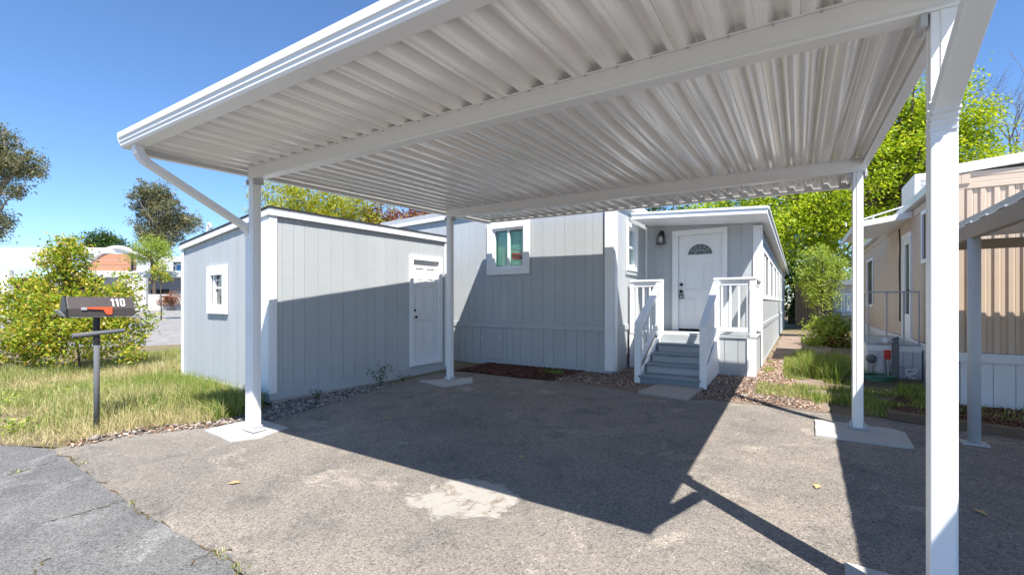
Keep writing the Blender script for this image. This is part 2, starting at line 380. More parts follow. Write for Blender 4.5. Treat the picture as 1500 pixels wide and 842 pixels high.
o = MB().prism([(x, y, g(y)-.03) for x, y in [(-1.88,6.20),(-1.76,6.93),(-1.13,6.88),(-1.19,6.09)]], (0,0,.055)).build('step_slab', M['slab'], None, .01)
tag(o, 'worn tan concrete slab at the foot of the porch steps', 'slab')

# ------------------------------------------------------------------ carport
XL, XR, YF, YB = -4.794, .502, 2.529, 5.657
XEL, XER, YG, YBK, TB = -5.05, .585, 1.49, 7.12, -.089
def tilt(x): return TB*(x-XL)/(XR-XL)
def pan(x, y): return 2.671+.0336*(y-YF)+tilt(x)
car = thing('carport', 'white aluminium carport with ribbed roof, beams and square posts', 'carport', ((XL+XR)/2, (YF+YB)/2, g(4)))
def post(x, y, top, w_=.084, cap=True):
    z = g(y)+.012
    p = MB().box((x-w_/2,y-w_/2,z), (x+w_/2,y+w_/2,top))
    for s in (-1,1):                                  # fluted ridges on the faces
        p.box((x+s*w_/2,y-.012,z+.01),(x+s*(w_/2+.004),y+.012,top)).box((x-.012,y+s*w_/2,z+.01),(x+.012,y+s*(w_/2+.004),top))
    po = p.build('post', M['metal_w'], car, .003)
    b = MB().box((x-.10,y-.07,z-.003),(x+.10,y+.07,z+.007))
    b.box((x-.065,y-.05,z+.007),(x-w_/2-.001,y+.05,z+.05)).box((x+w_/2+.001,y-.05,z+.007),(x+.065,y+.05,z+.05))
    b.build('base_plate', M['steel'], po, .002)
    for sx in (-.082,.082):
        for sy in (-.045,.045): MB().tube([(x+sx,y+sy,z+.004),(x+sx,y+sy,z+.03)], .009, 6).build('bolt', M['steel'], po)
    return po
BH = .138
for x in (XL, XR):
    for y in (YF, YB):
        pf = post(x, y, pan(x, y)-BH-.001)
        t = pan(x, y)-BH
        for sg_ in (-1,1): MB().box((x+sg_*.075,y-.052,t-.055),(x+sg_*.052,y+.052,t-.002)).build('bracket', M['steel'], pf, .002)
for y in (YF, YB):
    x0, x1 = XL-.06, XR+.07
    mb = MB()
    def bx(x, a, b, z0, z1):
        pass
    def sect(ya, yb, za, zb):
        mb.hexa([(x0,y+ya,pan(x0,y)+za),(x1,y+ya,pan(x1,y)+za),(x1,y+yb,pan(x1,y)+za),(x0,y+yb,pan(x0,y)+za),
                 (x0,y+ya,pan(x0,y)+zb),(x1,y+ya,pan(x1,y)+zb),(x1,y+yb,pan(x1,y)+zb),(x0,y+yb,pan(x0,y)+zb)])
    sect(-.036,.036,-BH+.016,-.008)
    bo = mb.build('beam', M['metal_w'], car, .004)
    mb = MB(); sect(-.050,.050,-BH,-BH+.0155); mb.build('bottom_flange', M['metal_w'], bo, .003)
    mb = MB(); sect(-.046,.046,-.0075,-.001); mb.build('top_flange', M['metal_w'], bo, .001)
    k = 0; xx = x0+.12
    mb = MB()
    while xx < x1-.05:
        mb.tube([(xx,y-.046,pan(xx,y)-.014),(xx,y-.041,pan(xx,y)-.014)], .006, 6); xx += .193
    tag(mb.build('screw', M['steel'], bo), kind='stuff')
# roof panels: three ribs each
PWID = .5636; NP = 10
def panel_mesh():
    H, hb_ = .054, .052
    prof = [(0,0)]
    for cx in (.10,.285,.47):
        for q, hq in ((-1.06,0),(-1,.02),(-.92,.10),(-.46,.88),(-.40,.97),(-.33,1),(.33,1),(.40,.97),(.46,.88),(.92,.10),(1,.02),(1.06,0)):
            prof.append((cx+q*hb_, H*hq))
        if cx < .4:
            for q, zz in ((.086,0),(.0895,.0035),(.093,0),(.099,0)): prof.append((cx+q-.006, zz))
    prof += [(PWID-.012,0),(PWID-.010,.007),(PWID-.006,.007),(PWID-.004,0),(PWID+.010,.002)]
    # small stiffening creases in the flats
    V, Fc = [], []
    ya, yb = YG+.11, YBK
    for (px, pz) in prof:
        for yy in (ya, YF, YB, yb):
            V.append((px, yy, pz+.0336*(yy-YF)))
    n = len(prof)
    for i in range(n-1):
        for j in range(3): a = i*4+j; Fc.append((a, a+4, a+5, a+1)[::-1])
    me = bpy.data.meshes.new('roof_panel'); me.from_pydata(V, [], Fc); me.materials.append(M['pan']); me.polygons.foreach_set('use_smooth', [True]*len(me.polygons)); me.set_sharp_from_angle(angle=.45); return me
pm = panel_mesh(); inv = ORG[car].inverted()
PW0 = (XER-XEL-.004)/NP
for i in range(NP):
    x = XEL+.001+i*PW0
    o = link('roof_panel', pm, None, car); o.scale.x = PW0/PWID
    o.location = inv @ Vector((x, 0, 2.671+tilt(x)))
    o.rotation_euler = (0, -math.atan(TB/(XR-XL)), 0)
    sm = o.modifiers.new('thickness', 'SOLIDIFY'); sm.thickness = .0015; sm.offset = 1
# edge fascias along the roof sides
for x, s in ((XEL,-1),(XER,1)):
    mb = MB(); ya, yb = YG+.10, YBK
    def pr(xa, xb, za, zb):
        mb.hexa([(xa,ya,pan(x,ya)+za),(xb,ya,pan(x,ya)+za),(xb,yb,pan(x,yb)+za),(xa,yb,pan(x,yb)+za),(xa,ya,pan(x,ya)+zb),(xb,ya,pan(x,ya)+zb),(xb,yb,pan(x,yb)+zb),(xa,yb,pan(x,yb)+zb)])
    pr(x, x+s*.012, -.062, .075); pr(x-s*.05, x, -.062, -.054); pr(x-s*.03,x,.066,.075)
    mb.build('edge_fascia', M['metal_w'], car, .002)
mb = MB()
for za, zb, ya, yb in ((-.04,.075,YBK+.002,YBK+.012),(-.04,-.031,YBK-.05,YBK+.002)):
    mb.hexa([(XEL,ya,pan(XEL,YBK)+za),(XER,ya,pan(XER,YBK)+za),(XER,yb,pan(XER,YBK)+za),(XEL,yb,pan(XEL,YBK)+za),(XEL,ya,pan(XEL,YBK)+zb),(XER,ya,pan(XER,YBK)+zb),(XER,yb,pan(XER,YBK)+zb),(XEL,yb,pan(XEL,YBK)+zb)])
mb.build('end_fascia', M['metal_w'], car, .002)
# gutter with stepped face
GB = 2.622
def gz(x): return tilt(x)*.85
gx0, gx1 = XEL-.03, XER+.03
prof = [(YG+.135,GB+.085),(YG+.135,GB),(YG+.03,GB),(YG+.018,GB+.016),(YG+.018,GB+.040),(YG+.010,GB+.046),(YG+.010,GB+.074),(YG,GB+.080),(YG,GB+.128),(YG+.012,GB+.132),(YG+.012,GB+.124),(YG+.006,GB+.120),(YG+.022,GB+.06),(YG+.034,GB+.006),(YG+.130,GB+.006),(YG+.130,GB+.085)]
mb = MB(); n0 = len(prof)
mb.v = [(gx0,y,z+gz(gx0)) for y,z in prof]+[(gx1,y,z+gz(gx1)) for y,z in prof]
mb.f = [(i,(i+1)%n0,n0+(i+1)%n0,n0+i) for i in range(n0)]
gut = mb.build('gutter', M['metal_w'], car)
for x, s in ((gx0,-1),(gx1,1)):
    mb = MB(); mb.prism([(x,YG-.002,GB+.128+gz(x)),(x,YG-.002,GB+.07+gz(x)),(x,YG+.026,GB-.002+gz(x)),(x,YG+.137,GB-.002+gz(x)),(x,YG+.137,GB+.13+gz(x))], (s*.006,0,0)).build('end_cap', M['metal_w'], gut)
# downspouts: elbow under the gutter, sloping run to the post, then down the post
def rect_tube(mb, pts, wx, wy):
    """rectangular section swept in the plane x=const"""
    P = [Vector(p) for p in pts]; rows = []
    for i, p in enumerate(P):
        d = (P[min(i+1,len(P)-1)]-P[max(i-1,0)]).normalized(); r = Vector((1,0,0)); u = r.cross(d).normalized()
        d0 = (p-P[i-1]).normalized() if i else d; k = 1/max(.5, d.dot(d0))
        rows.append([p-r*wx/2-u*wy/2*k, p+r*wx/2-u*wy/2*k, p+r*wx/2+u*wy/2*k, p-r*wx/2+u*wy/2*k])
    b = len(mb.v)
    for r_ in rows: mb.v += [tuple(q) for q in r_]
    for i in range(len(rows)-1):
        for j in range(4): q = (j+1) % 4; mb.f.append((b+i*4+j, b+i*4+q, b+(i+1)*4+q, b+(i+1)*4+j))
    e = b+4*(len(rows)-1); mb.f += [(b+3,b+2,b+1,b),(e,e+1,e+2,e+3)]
def elbow(mb, a, d1, d2, wx, wy, nrib=5, R=.10):
    """curved ribbed elbow in the x=const plane from direction d1 to d2, starting at a; returns end"""
    d1 = Vector(d1).normalized(); d2 = Vector(d2).normalized(); p = Vector(a); pts = [p.copy()]
    for i in range(nrib):
        t = (i+.5)/nrib; d = (d1*(1-t)+d2*t).normalized(); p = p+d*R/nrib*1.6; pts.append(p.copy())
    rect_tube(mb, pts, wx, wy)
    for i, q in enumerate(pts[1:-1]):                 # ribs
        d = (pts[i+2]-pts[i]).normalized(); rect_tube(mb, [q-d*.005, q+d*.005], wx+.010, wy+.010)
    return p
for k, xp in enumerate((XL, XR)):
    xd = xp-.085 if k == 0 else xp-.012
    wx, wy = .078, .06
    a = (xd, YG+.075, GB+gz(xd)+.0); zt = (2.03 if k == 0 else 2.02)
    yd = YF-.044-.036-.004
    if k == 0: yd = YF-.03
    root = MB()
    e1 = MB(); d1 = Vector((0,0,-1)); tgt = Vector((xd, yd, zt)); 
    q = elbow(e1, a, d1, (tgt-Vector(a)), wx, wy)
    e2 = MB(); dirn = (tgt-q).normalized()
    s2 = tgt-dirn*.06
    q2 = elbow(e2, s2, dirn, (0,0,-1), wx, wy, 5, .10)
    bot = g(yd)+.09
    run = MB(); rect_tube(run, [q-dirn*.004, s2+dirn*.004], wx, wy); rect_tube(run, [q2+Vector((0,0,.004)), (q2.x,q2.y,bot)], wx, wy)
    do = run.build('downspout', M['metal_w'], car, .004)
    e1.build('elbow', M['metal_w'], do); e2.build('elbow', M['metal_w'], do)
    kick = MB(); dv = Vector((-.8 if k == 0 else 0, -.6, -.5))
    elbow(kick, (q2.x,q2.y,bot+.003), (0,0,-1), (0,-1,-.35), wx, wy, 4, .07); kick.build('elbow', M['metal_w'], do)

# ------------------------------------------------------------------ wall tools
class Wall:
    """a vertical wall frame: O + U*x + z + Nrm*d"""
    def __init__(s, O, U, Nrm): s.O = Vector(O); s.U = Vector(U).normalized(); s.N = Vector(Nrm).normalized()
    def p(s, x, z, d=0): q = s.O+s.U*x+s.N*d; return Vector((q.x, q.y, z))
    def slab(s, mb, x0, x1, z0, z1, d0, d1, z0b=None, z1b=None):
        z0b = z0 if z0b is None else z0b; z1b = z1 if z1b is None else z1b
        mb.hexa([s.p(x0,z0,d0), s.p(x1,z0b,d0), s.p(x1,z0b,d1), s.p(x0,z0,d1), s.p(x0,z1,d0), s.p(x1,z1b,d0), s.p(x1,z1b,d1), s.p(x0,z1,d1)])
def cells(x0, x1, z0, zt, holes, cuts):
    """yield (xa, xb, [(za,zb_left,zb_right)])"""
    xs = sorted(set([x0, x1]+[c for c in cuts if x0 < c < x1]+[h[k] for h in holes for k in (0,1) if x0 < h[k] < x1]))
    for a, b in zip(xs, xs[1:]):
        if b-a < 1e-4: continue
        m = (a+b)/2; hs = sorted([(h[2], h[3]) for h in holes if h[0] <= m <= h[1]])
        lo = z0; out = []
        for ha, hb in hs:
            if ha > lo+1e-3: out.append((lo, ha, ha))
            lo = hb
        if lo < min(zt(a), zt(b)): out.append((lo, zt(a), zt(b)))
        yield a, b, out
def make_wall(W, x0, x1, z0, zt, holes, spacing, mat, parent, thick=.09, local=False, bt=.006, gap=.005, seed=0, z0b=None, cuts=None):
    mb = MB()
    for a, b, zs in cells(x0, x1, z0, zt, holes, []):
        for lo, za, zb in zs: W.slab(mb, a, b, lo, za, -thick, 0, lo, zb)
    wo = mb.build('wall', mat, parent, 0, local)
    r = random.Random(seed); x = x0; edges = cuts[:] if cuts else [x0]
    if not cuts:
        while x < x1-1e-6:
            x += spacing*r.choice((.75,1,1,1.25)); edges.append(min(x, x1))
        if edges[-1]-edges[-2] < spacing*.3: edges.pop(-2)
    for a, b in zip(edges, edges[1:]):
        cs = list(cells(a+gap/2, b-gap/2, z0 if z0b is None else z0b, zt, holes, []))
        parts = 2 if all(len(q[2]) == 2 for q in cs) else 1
        bt_ = bt+r.uniform(-.0008,.0008)
        for k in range(parts):
            mb = MB()
            for c, d, zs in cs:
                for lo, za, zb in (zs if parts == 1 else zs[k:k+1]):
                    if min(za, zb)-lo > .005: W.slab(mb, c, d, lo, za-.002, .0005, bt_, lo, zb-.002)
            if mb.v: mb.build('siding_board', mat, wo, 0, local)
    return wo
def bars(W, name, mat, parent, rects, d0, d1, local=False, bevel=.003):
    mb = MB()
    for r in rects: W.slab(mb, r[0], r[1], r[2], r[3], d0, d1)
    return mb.build(name, mat, parent, bevel, local)
def frame_rects(x0, x1, z0, z1, t): return [(x0,x1,z1-t,z1),(x0,x1,z0,z0+t),(x0,x0+t,z0+t,z1-t),(x1-t,x1,z0+t,z1-t)]
def panel_door(W, x0, x1, z0, z1, parent, pans, local=False, mat=None, hole=None):
    """slab with recessed raised panels"""
    mat = mat or M['door']; d0, d1 = -.05, -.012
    mb = MB(); W.slab(mb, x0, x1, z0, z1, d0, d1-.012)
    xs = sorted(set([x0,x1]+[p[k] for p in pans for k in (0,1)])); 
    for a, b in zip(xs, xs[1:]):
        m = (a+b)/2; lo = z0
        for ha, hb in sorted((p[2],p[3]) for p in pans if p[0] <= m <= p[1]):
            W.slab(mb, a, b, lo, ha, d1-.012, d1); lo = hb
        W.slab(mb, a, b, lo, z1, d1-.012, d1)
    do = mb.build('door', mat, parent, 0, local)
    for p in pans:
        q = MB(); i = .022
        a = [W.p(p[0]+i,p[2]+i,d1-.0118), W.p(p[1]-i,p[2]+i,d1-.0118), W.p(p[1]-i,p[3]-i,d1-.0118), W.p(p[0]+i,p[3]-i,d1-.0118)]
        j = .04; b = [W.p(p[0]+j,p[2]+j,d1-.003), W.p(p[1]-j,p[2]+j,d1-.003), W.p(p[1]-j,p[3]-j,d1-.003), W.p(p[0]+j,p[3]-j,d1-.003)]
        q.hexa(a+b); q.build('door_panel', mat, do, 0, local)
    return do

# ------------------------------------------------------------------ shed (local frame: +y along the door wall, -x along the window wall)
sh = thing('shed', 'pale grey wooden shed with white trim, small window and white door', 'shed', (-5.831,3.275,0), -.061)
WS_ = Wall((0,0,0), (0,1,0), (1,0,0)); SL = 3.29; SWD = 3.0
ztS = lambda x: 2.40
dx0, dx1, dz0, dz1 = 2.43, 3.05, .20, 2.0
make_wall(WS_, 0, SL, -.06, ztS, [(dx0-.02, dx1+.02, dz0-.02, dz1+.02)], .205, M['siding'], sh, local=True, seed=2, z0b=.10)
WF = Wall((0,0,0), (-1,0,0), (0,-1,0)); ztF = lambda x: 2.40-.083*x
WINS = (1.395, 1.74, 1.20, 1.69)
make_wall(WF, .0, SWD, -.06, ztF, [WINS], .205, M['siding'], sh, local=True, seed=3, z0b=.06)
WBk = Wall((0,SL,0), (-1,0,0), (0,1,0)); make_wall(WBk, .09, SWD, -.06, ztF, [], .6, M['siding'], sh, local=True, seed=4)
WLf = Wall((-SWD,0,0), (0,1,0), (-1,0,0)); make_wall(WLf, .0, SL, -.06, lambda x: 2.15, [], .6, M['siding'], sh, local=True, seed=5)
# base boards
bars(WS_, 'base_board', M['siding'], sh, [(-.02,SL,-.03,.098)], .0, .02, True)
MB().box((.0,-.0,-.20),(.05,SL+.03,-.031)).build('footing', M['slab'], sh, .01, True)
bars(WF, 'base_board', M['siding'], sh, [(0,SWD,-.06,.058)], .0, .02, True)
# corner boards
cb = MB(); WF.slab(cb, 0, .19, .06, 2.385, .013, .030); cb.build('corner_board', M['white'], sh, .003, True)
cb = MB(); WS_.slab(cb, -.030, .075, .06, 2.385, .013, .030); cb.build('corner_board', M['white'], sh, .003, True)
cb = MB(); WF.slab(cb, SWD-.09, SWD, .03, 2.14, .013, .030, .03, 2.13); cb.build('corner_board', M['white'], sh, .003, True)
cb = MB(); WS_.slab(cb, SL-.09, SL+.01, .06, 2.385, .013, .030); cb.build('corner_board', M['white'], sh, .003, True)
# roof
OV = .028
rf = MB(); zr = lambda x: 2.40+.083*x        # x local (negative to the left)
def roofbox(mb, xa, xb, ya, yb, lo, hi):
    mb.hexa([(xa,ya,zr(xa)+lo),(xb,ya,zr(xb)+lo),(xb,yb,zr(xb)+lo),(xa,yb,zr(xa)+lo),(xa,ya,zr(xa)+hi),(xb,ya,zr(xb)+hi),(xb,yb,zr(xb)+hi),(xa,yb,zr(xa)+hi)])
roofbox(rf, -SWD-OV, OV, -OV, SL+OV, .005, .085); ro = rf.build('roof', M['white'], sh, .003, True)
mb = MB(); roofbox(mb, -SWD-OV-.02, OV+.02, -OV-.02, SL+OV+.02, .0855, .106); mb.build('roofing', M['shingle_dk'], ro, .003, True)
mb = MB(); roofbox(mb, OV, OV+.022, -OV-.022, SL+OV, -.015, .052); mb.build('fascia', M['white'], ro, .003, True)
mb = MB(); roofbox(mb, -SWD-OV, OV, -OV-.022, -OV, -.015, .052); mb.build('fascia', M['white'], ro, .003, True)
# door of the shed
bars(WS_, 'door_frame', M['white'], sh, [(dx0-.075,dx1+.085,dz1,dz1+.08),(dx0-.075,dx0,dz0-.06,dz1),(dx1,dx1+.085,dz0-.06,dz1)], -.06, .034, True)
bars(WS_, 'threshold', M['white'], sh, [(dx0,dx1,dz0-.05,dz0-.004)], -.06, .045, True)
wd_ = dx1-dx0; mx = (dx0+dx1)/2
pn = []
for a, b in ((dx0+.085, mx-.04), (mx+.04, dx1-.085)):
    pn += [(a,b,dz0+.20,dz0+.72),(a,b,dz0+.83,dz0+1.33),(a,b,dz0+1.43,dz0+1.66)]
sd = panel_door(WS_, dx0+.004, dx1-.004, dz0, dz1-.004, sh, pn, True)
kn = MB(); kn.tube([WS_.p(dx0+.06,1.0,-.011),WS_.p(dx0+.06,1.0,.02),WS_.p(dx0+.06,1.0,.035),WS_.p(dx0+.06,1.0,.052)],[.012,.010,.026,.018],10)
kn.build('door_knob', M['black'], sd, 0, True, True)
MB().tube([WS_.p(dx0+.06,1.12,-.011),WS_.p(dx0+.06,1.12,.010)],.02,10).build('deadbolt', M['black'], sd, 0, True, True)
# window of the shed
x0,x1,z0,z1 = WINS
wf = bars(WF, 'window', M['white'], sh, frame_rects(x0-.165,x1+.18,z0-.12,z1+.115,.14), .013, .045, True, .004)
bars(WF, 'sash', M['white'], wf, frame_rects(x0-.02,x1+.02,z0-.02,z1+.02,.045), -.05, .012, True)
bars(WF, 'mullion', M['white'], wf, [(x0+.02,x1-.02,1.46,1.485),(x0+.02,x1-.02,1.585,1.602)], -.045, .0, True)
bars(WF, 'pane', M['glass_dk'], wf, [(x0+.02,x1-.02,z0+.02,z1-.02)], -.03, -.026, True, 0)
bars(WF, 'shade', M['hedge'], wf, [(x0+.14,x1-.03,z0+.02,z1-.2)], -.14, -.13, True, 0)
# gooseneck vent on the shed roof
vn = MB(); bx, by = -2.53, .20; bz = zr(bx)+.10
vn.tube([(bx,by,bz-.02),(bx,by,bz+.03),(bx,by,bz+.05),(bx,by,bz+.065)],[.12,.11,.09,.03],14)
pts = [(bx,by,bz+.05),(bx,by,bz+.22)]+[(bx+.055-.055*math.cos(t),by,bz+.22+.055*math.sin(t)) for t in (.5,1,1.57,2.1,2.6,3.1)]+[(bx+.11,by,bz+.18)]
vn.tube(pts, .022, 8); vn.build('roof_vent', M['white'], sh, 0, True, True)

# ------------------------------------------------------------------ mobile home
hm = thing('mobile_home', 'pale blue grey mobile home with white trim, porch room and low roof', 'mobile home', (-4.5,7.46,.03))
YH, XH, XHL, YEND = 7.462, -2.687, -8.40, 27.
roofz = lambda x: (3.16+.028*(x+8.4)) if x < -5.6 else (3.238-.030*(x+5.6))      # underside of roof edge
WHf = Wall((XHL,YH,0), (1,0,0), (0,-1,0)); LW = XH-XHL
ztH = lambda x: roofz(XHL+x)-.17
wx0, wx1, wz0, wz1 = -5.19-XHL, -4.46-XHL, 1.935, 2.72
hole = (wx0, wx1, wz0, wz1)
hx0, hx1 = -5.50-XHL, -4.94-XHL
cuts = [0]
r_ = random.Random(11); x = 0
while x < LW-.3: x += r_.choice((.15,.2,.2,.25,.2)); cuts.append(x)
cuts.append(LW)
make_wall(WHf, 0, LW, .0, ztH, [hole], .2, M['siding'], hm, cuts=cuts, z0b=.855, seed=21)
# skirting boards below the band and hatch
def skirt_boards(W, L, parent, z0, z1, spacing, mat, seed, skip=None, cuts=None):
    r = random.Random(seed); x = 0
    ed = [0]
    while x < L-.1: x += spacing*r.choice((.8,1,1.2)); ed.append(min(x,L))
    so = None
    mb = MB(); W.slab(mb, 0, L, z0-.02, z1, -.02, .004); so = mb.build('skirting', mat, parent)
    for a, b in zip(ed, ed[1:]):
        if skip and b > skip[0] and a < skip[1]:
            if a < skip[0]-.02: b = skip[0]
            elif b > skip[1]+.02: a = skip[1]
            else: continue
        if b-a < .02: continue
        q = MB(); W.slab(q, a+.004, b-.004, z0, z1-.001, .0045, .015); q.build('siding_board', mat, so)
    return so
sk = skirt_boards(WHf, LW, hm, .10, .755, .21, M['siding'], 31, (hx0, hx1))
ht = bars(WHf, 'access_hatch', M['siding'], hm, [(hx0+.008,hx1-.008,.12,.745)], .0045, .019)
for xx in (hx0+.06, hx1-.06): MB().tube([WHf.p(xx,.52,.02),WHf.p(xx,.53,.045),WHf.p(xx,.59,.045),WHf.p(xx,.60,.02)],.008,6).build('handle', M['white'], ht)
bars(WHf, 'band_board', M['siding'], hm, [(0,LW,.757,.853)], .0, .032)
bars(WHf, 'base_board', M['siding'], hm, [(0,LW,-.02,.098)], .0, .022)
# side wall of house towards the porch
WHs = Wall((XH,YH,0), (0,1,0), (1,0,0)); LS = 9.39-YH
sw = (8.19-YH, 8.68-YH, 1.93, 2.66)
ztHs = lambda x: roofz(XH)-.17
make_wall(WHs, 0, LS, .0, ztHs, [sw], .2, M['siding'], hm, seed=22, z0b=.855)
skirt_boards(WHs, 8.2-YH, hm, .10, .755, .21, M['siding'], 32)
bars(WHs, 'band_board', M['siding'], hm, [(0.02,LS,.757,.853)], .0, .032); bars(WHs, 'base_board', M['siding'], hm, [(.02,8.2-YH,-.02,.098)], .0, .022)
# corner boards
cb = MB(); WHf.slab(cb, LW-.13, LW+.034, .08, 2.965, .0325, .052); cb.build('corner_board', M['white'], hm, .003)
cb = MB(); WHs.slab(cb, -.032, .09, .08, 2.965, .0325, .052); cb.build('corner_board', M['white'], hm, .003)
# far walls, simple
mb = MB(); mb.box((XHL,YH+.092,0),(XHL+.1,YEND,2.98)).box((XHL+.1,YEND-.1,0),(XH-.05,YEND,2.98)); mb.build('wall', M['siding'], hm)
# front window
def house_window(W, x0, x1, z0, z1, parent, trim, t=.10, vert=True, blind=True, mid=None):
    wo = bars(W, 'window', M['white'], parent, frame_rects(x0-trim,x1+trim,z0-trim,z1+trim,trim), .0125, .05, bevel=.004)
    bars(W, 'sash', M['white'], wo, frame_rects(x0-.01,x1+.01,z0-.01,z1+.01,.05), -.06, .012)
    m = (x0+x1)/2
    if vert: bars(W, 'mullion', M['white'], wo, [(m-.025,m+.025,z0+.04,z1-.04)], -.05, .008)
    else: bars(W, 'mullion', M['white'], wo, [(x0+.04,x1-.04,(z0+z1)/2-.02,(z0+z1)/2+.02)], -.05, .008)
    bars(W, 'pane', M['glass'], wo, [(x0+.03,x1-.03,z0+.03,z1-.03)], -.03, -.026, bevel=0)
    if blind:
        n = int((z1-z0-.1)/.036)
        for i in range(n):
            z = z0+.05+i*.036; mb = MB()
            mb.hexa([W.p(x0+.03,z,-.11),W.p(x1-.03,z,-.11),W.p(x1-.03,z+.031,-.085),W.p(x0+.03,z+.031,-.085),W.p(x0+.03,z+.002,-.111),W.p(x1-.03,z+.002,-.111),W.p(x1-.03,z+.033,-.086),W.p(x0+.03,z+.033,-.086)])
            mb.build('blind_slat', M['blind'], wo)
    return wo
fw = house_window(WHf, wx0, wx1, wz0, wz1, hm, .13)
sg = MB(); mxw = (wx0+wx1)/2  # reflection of a red sign, put in as solid red bars behind the glass
for a, b in ((2.19,2.235),(2.12,2.165)):
    WHf.slab(sg, mxw+.04, wx1-.05, a, b, -.075, -.070, a-.02, b-.02)
sg.build('sign_reflection', M['red'], fw)
house_window(WHs, sw[0], sw[1], sw[2], sw[3], hm, .085, vert=False, blind=True)
bars(WHs, 'window_sill', M['siding'], hm, [(sw[0]-.09,sw[1]+.09,sw[2]-.16,sw[2]-.09)], .0125, .035)
# house roof
def zroof(x): return roofz(x)
def roofsec(mb, xs, ya, yb, lo, hi):
    for a, b in zip(xs, xs[1:]):
        mb.hexa([(a,ya,zroof(a)+lo),(b,ya,zroof(b)+lo),(b,yb,zroof(b)+lo),(a,yb,zroof(a)+lo),(a,ya,zroof(a)+hi),(b,ya,zroof(b)+hi),(b,yb,zroof(b)+hi),(a,yb,zroof(a)+hi)])
mb = MB(); roofsec(mb, [XHL-.03,-5.6,XH+.05], YH-.03, YEND, -.165, -.01); ro = mb.build('roof', M['roofwhite'], hm)
mb = MB(); roofsec(mb, [XHL-.05,-5.6,XH+.07], YH-.055, YH-.031, -.10, .0); mb.build('fascia', M['siding'], ro, .002)
mb = MB(); roofsec(mb, [XHL-.05,-5.6,XH+.07], YH-.062, YH-.031, -.18, -.102); mb.build('fascia', M['white'], ro, .002)
mb = MB(); mb.box((XH+.051,YH-.03,zroof(XH)-.16),(XH+.075,9.3,zroof(XH)-.02)); mb.build('fascia', M['white'], ro, .002)
# porch room: door wall, side wall, roof
YW, XP, YP = 9.39, -.60, 8.22
WPd = Wall((XH,YW,0), (1,0,0), (0,-1,0)); LP = XP-XH
soff = lambda x: 2.79-.055*(x-XH)         # underside of porch roof at world x
ddx0, ddx1, ddz0, ddz1 = -2.02-XH, -1.215-XH, .735, 2.585
make_wall(WPd, 0, LP, .0, lambda x: soff(XH+x)+.03, [(ddx0-.02,ddx1+.02,.60,ddz1+.02)], .2, M['siding'], hm, seed=23, z0b=.72)
bars(WPd, 'door_frame', M['white'], hm, [(ddx0-.115,ddx1+.085,ddz1,ddz1+.10),(ddx0-.115,ddx0,.70,ddz1),(ddx1,ddx1+.085,.70,ddz1)], -.06, .036)
mx = (ddx0+ddx1)/2; pn = []
for a, b in ((ddx0+.13, mx-.06), (mx+.06, ddx1-.13)): pn += [(a,b,ddz0+.16,ddz0+.62),(a,b,ddz0+.78,ddz0+1.30)]
hd = panel_door(WPd, ddx0+.004, ddx1-.004, ddz0, ddz1-.004, hm, pn)
# fan light
fx, fz, fa, fb = mx, ddz0+1.46, .225, .205
def fan(a, b, d0, d1, k=20): 
    return [WPd.p(fx+a*math.cos(math.pi*i/k), fz+b*math.sin(math.pi*i/k), d0) for i in range(k+1)]
fr = MB(); k = 20
for i in range(k):
    t0, t1 = math.pi*i/k, math.pi*(i+1)/k
    def pq(t, e, d): return WPd.p(fx+(fa+e)*math.cos(t), fz+(fb+e)*math.sin(t), d)
    fr.hexa([pq(t0,-.004,-.0115),pq(t0,.022,-.0115),pq(t1,.022,-.0115),pq(t1,-.004,-.0115),pq(t0,-.004,.004),pq(t0,.022,.004),pq(t1,.022,.004),pq(t1,-.004,.004)])
WPd.slab(fr, fx-fa-.02, fx+fa+.02, fz-.022, fz-.001, -.0115, .004)
fo = fr.build('fan_light', M['door'], hd)
MB().prism(fan(fa-.005, fb-.005, -.011, 0), WPd.N*.006).build('pane', M['glass_fan'] if 'glass_fan' in M else painted('leaded_glass', (.10,.145,.14), .18, .5, (9,9,9), .3, 0, .6), fo)
ld = MB()
for t in (35,62,90,118,145): 
    t = math.radians(t); ld.beam(WPd.p(fx+.07*math.cos(t),fz+.06*math.sin(t),-.003), WPd.p(fx+(fa-.01)*math.cos(t),fz+(fb-.01)*math.sin(t),-.003), .006, .004, WPd.N)
pts = [WPd.p(fx+.1*math.cos(math.pi*i/10), fz+.09*math.sin(math.pi*i/10), -.003) for i in range(11)]; ld.tube(pts, .004, 5)
pts = [WPd.p(fx+.17*math.cos(math.pi*i/12), fz+.155*math.sin(math.pi*i/12), -.003) for i in range(13)]; ld.tube(pts, .003, 5)
ld.build('leading', M['steel'], fo)
# lock set
lk = MB(); lk.tube([WPd.p(ddx0+.055,1.61,-.012),WPd.p(ddx0+.055,1.61,.012)],.03,14); lk.build('deadbolt', M['black'], hd, 0, False, True)
kb = MB(); kb.tube([WPd.p(ddx0+.055,1.475,-.012),WPd.p(ddx0+.055,1.475,.02),WPd.p(ddx0+.055,1.475,.045),WPd.p(ddx0+.055,1.475,.065)],[.028,.012,.032,.024],14); kb.build('door_knob', M['black'], hd, 0, False, True)
lb = MB(); WPd.slab(lb, ddx0+.02, ddx0+.095, 1.33, 1.41, .0, .035); lbo = lb.build('lock_box', M['black'], hd, .006)
lb = MB(); lb.tube([WPd.p(ddx0+.03,1.40,.018),WPd.p(ddx0+.032,1.46,.02),WPd.p(ddx0+.055,1.478,.024),WPd.p(ddx0+.078,1.46,.02),WPd.p(ddx0+.08,1.40,.018)],.006,6); lb.build('shackle', M['black'], lbo)
lb = MB(); WPd.slab(lb, ddx0+.033, ddx0+.082, 1.345, 1.395, .0352, .038); lb.build('dial', M['steel'], lbo)
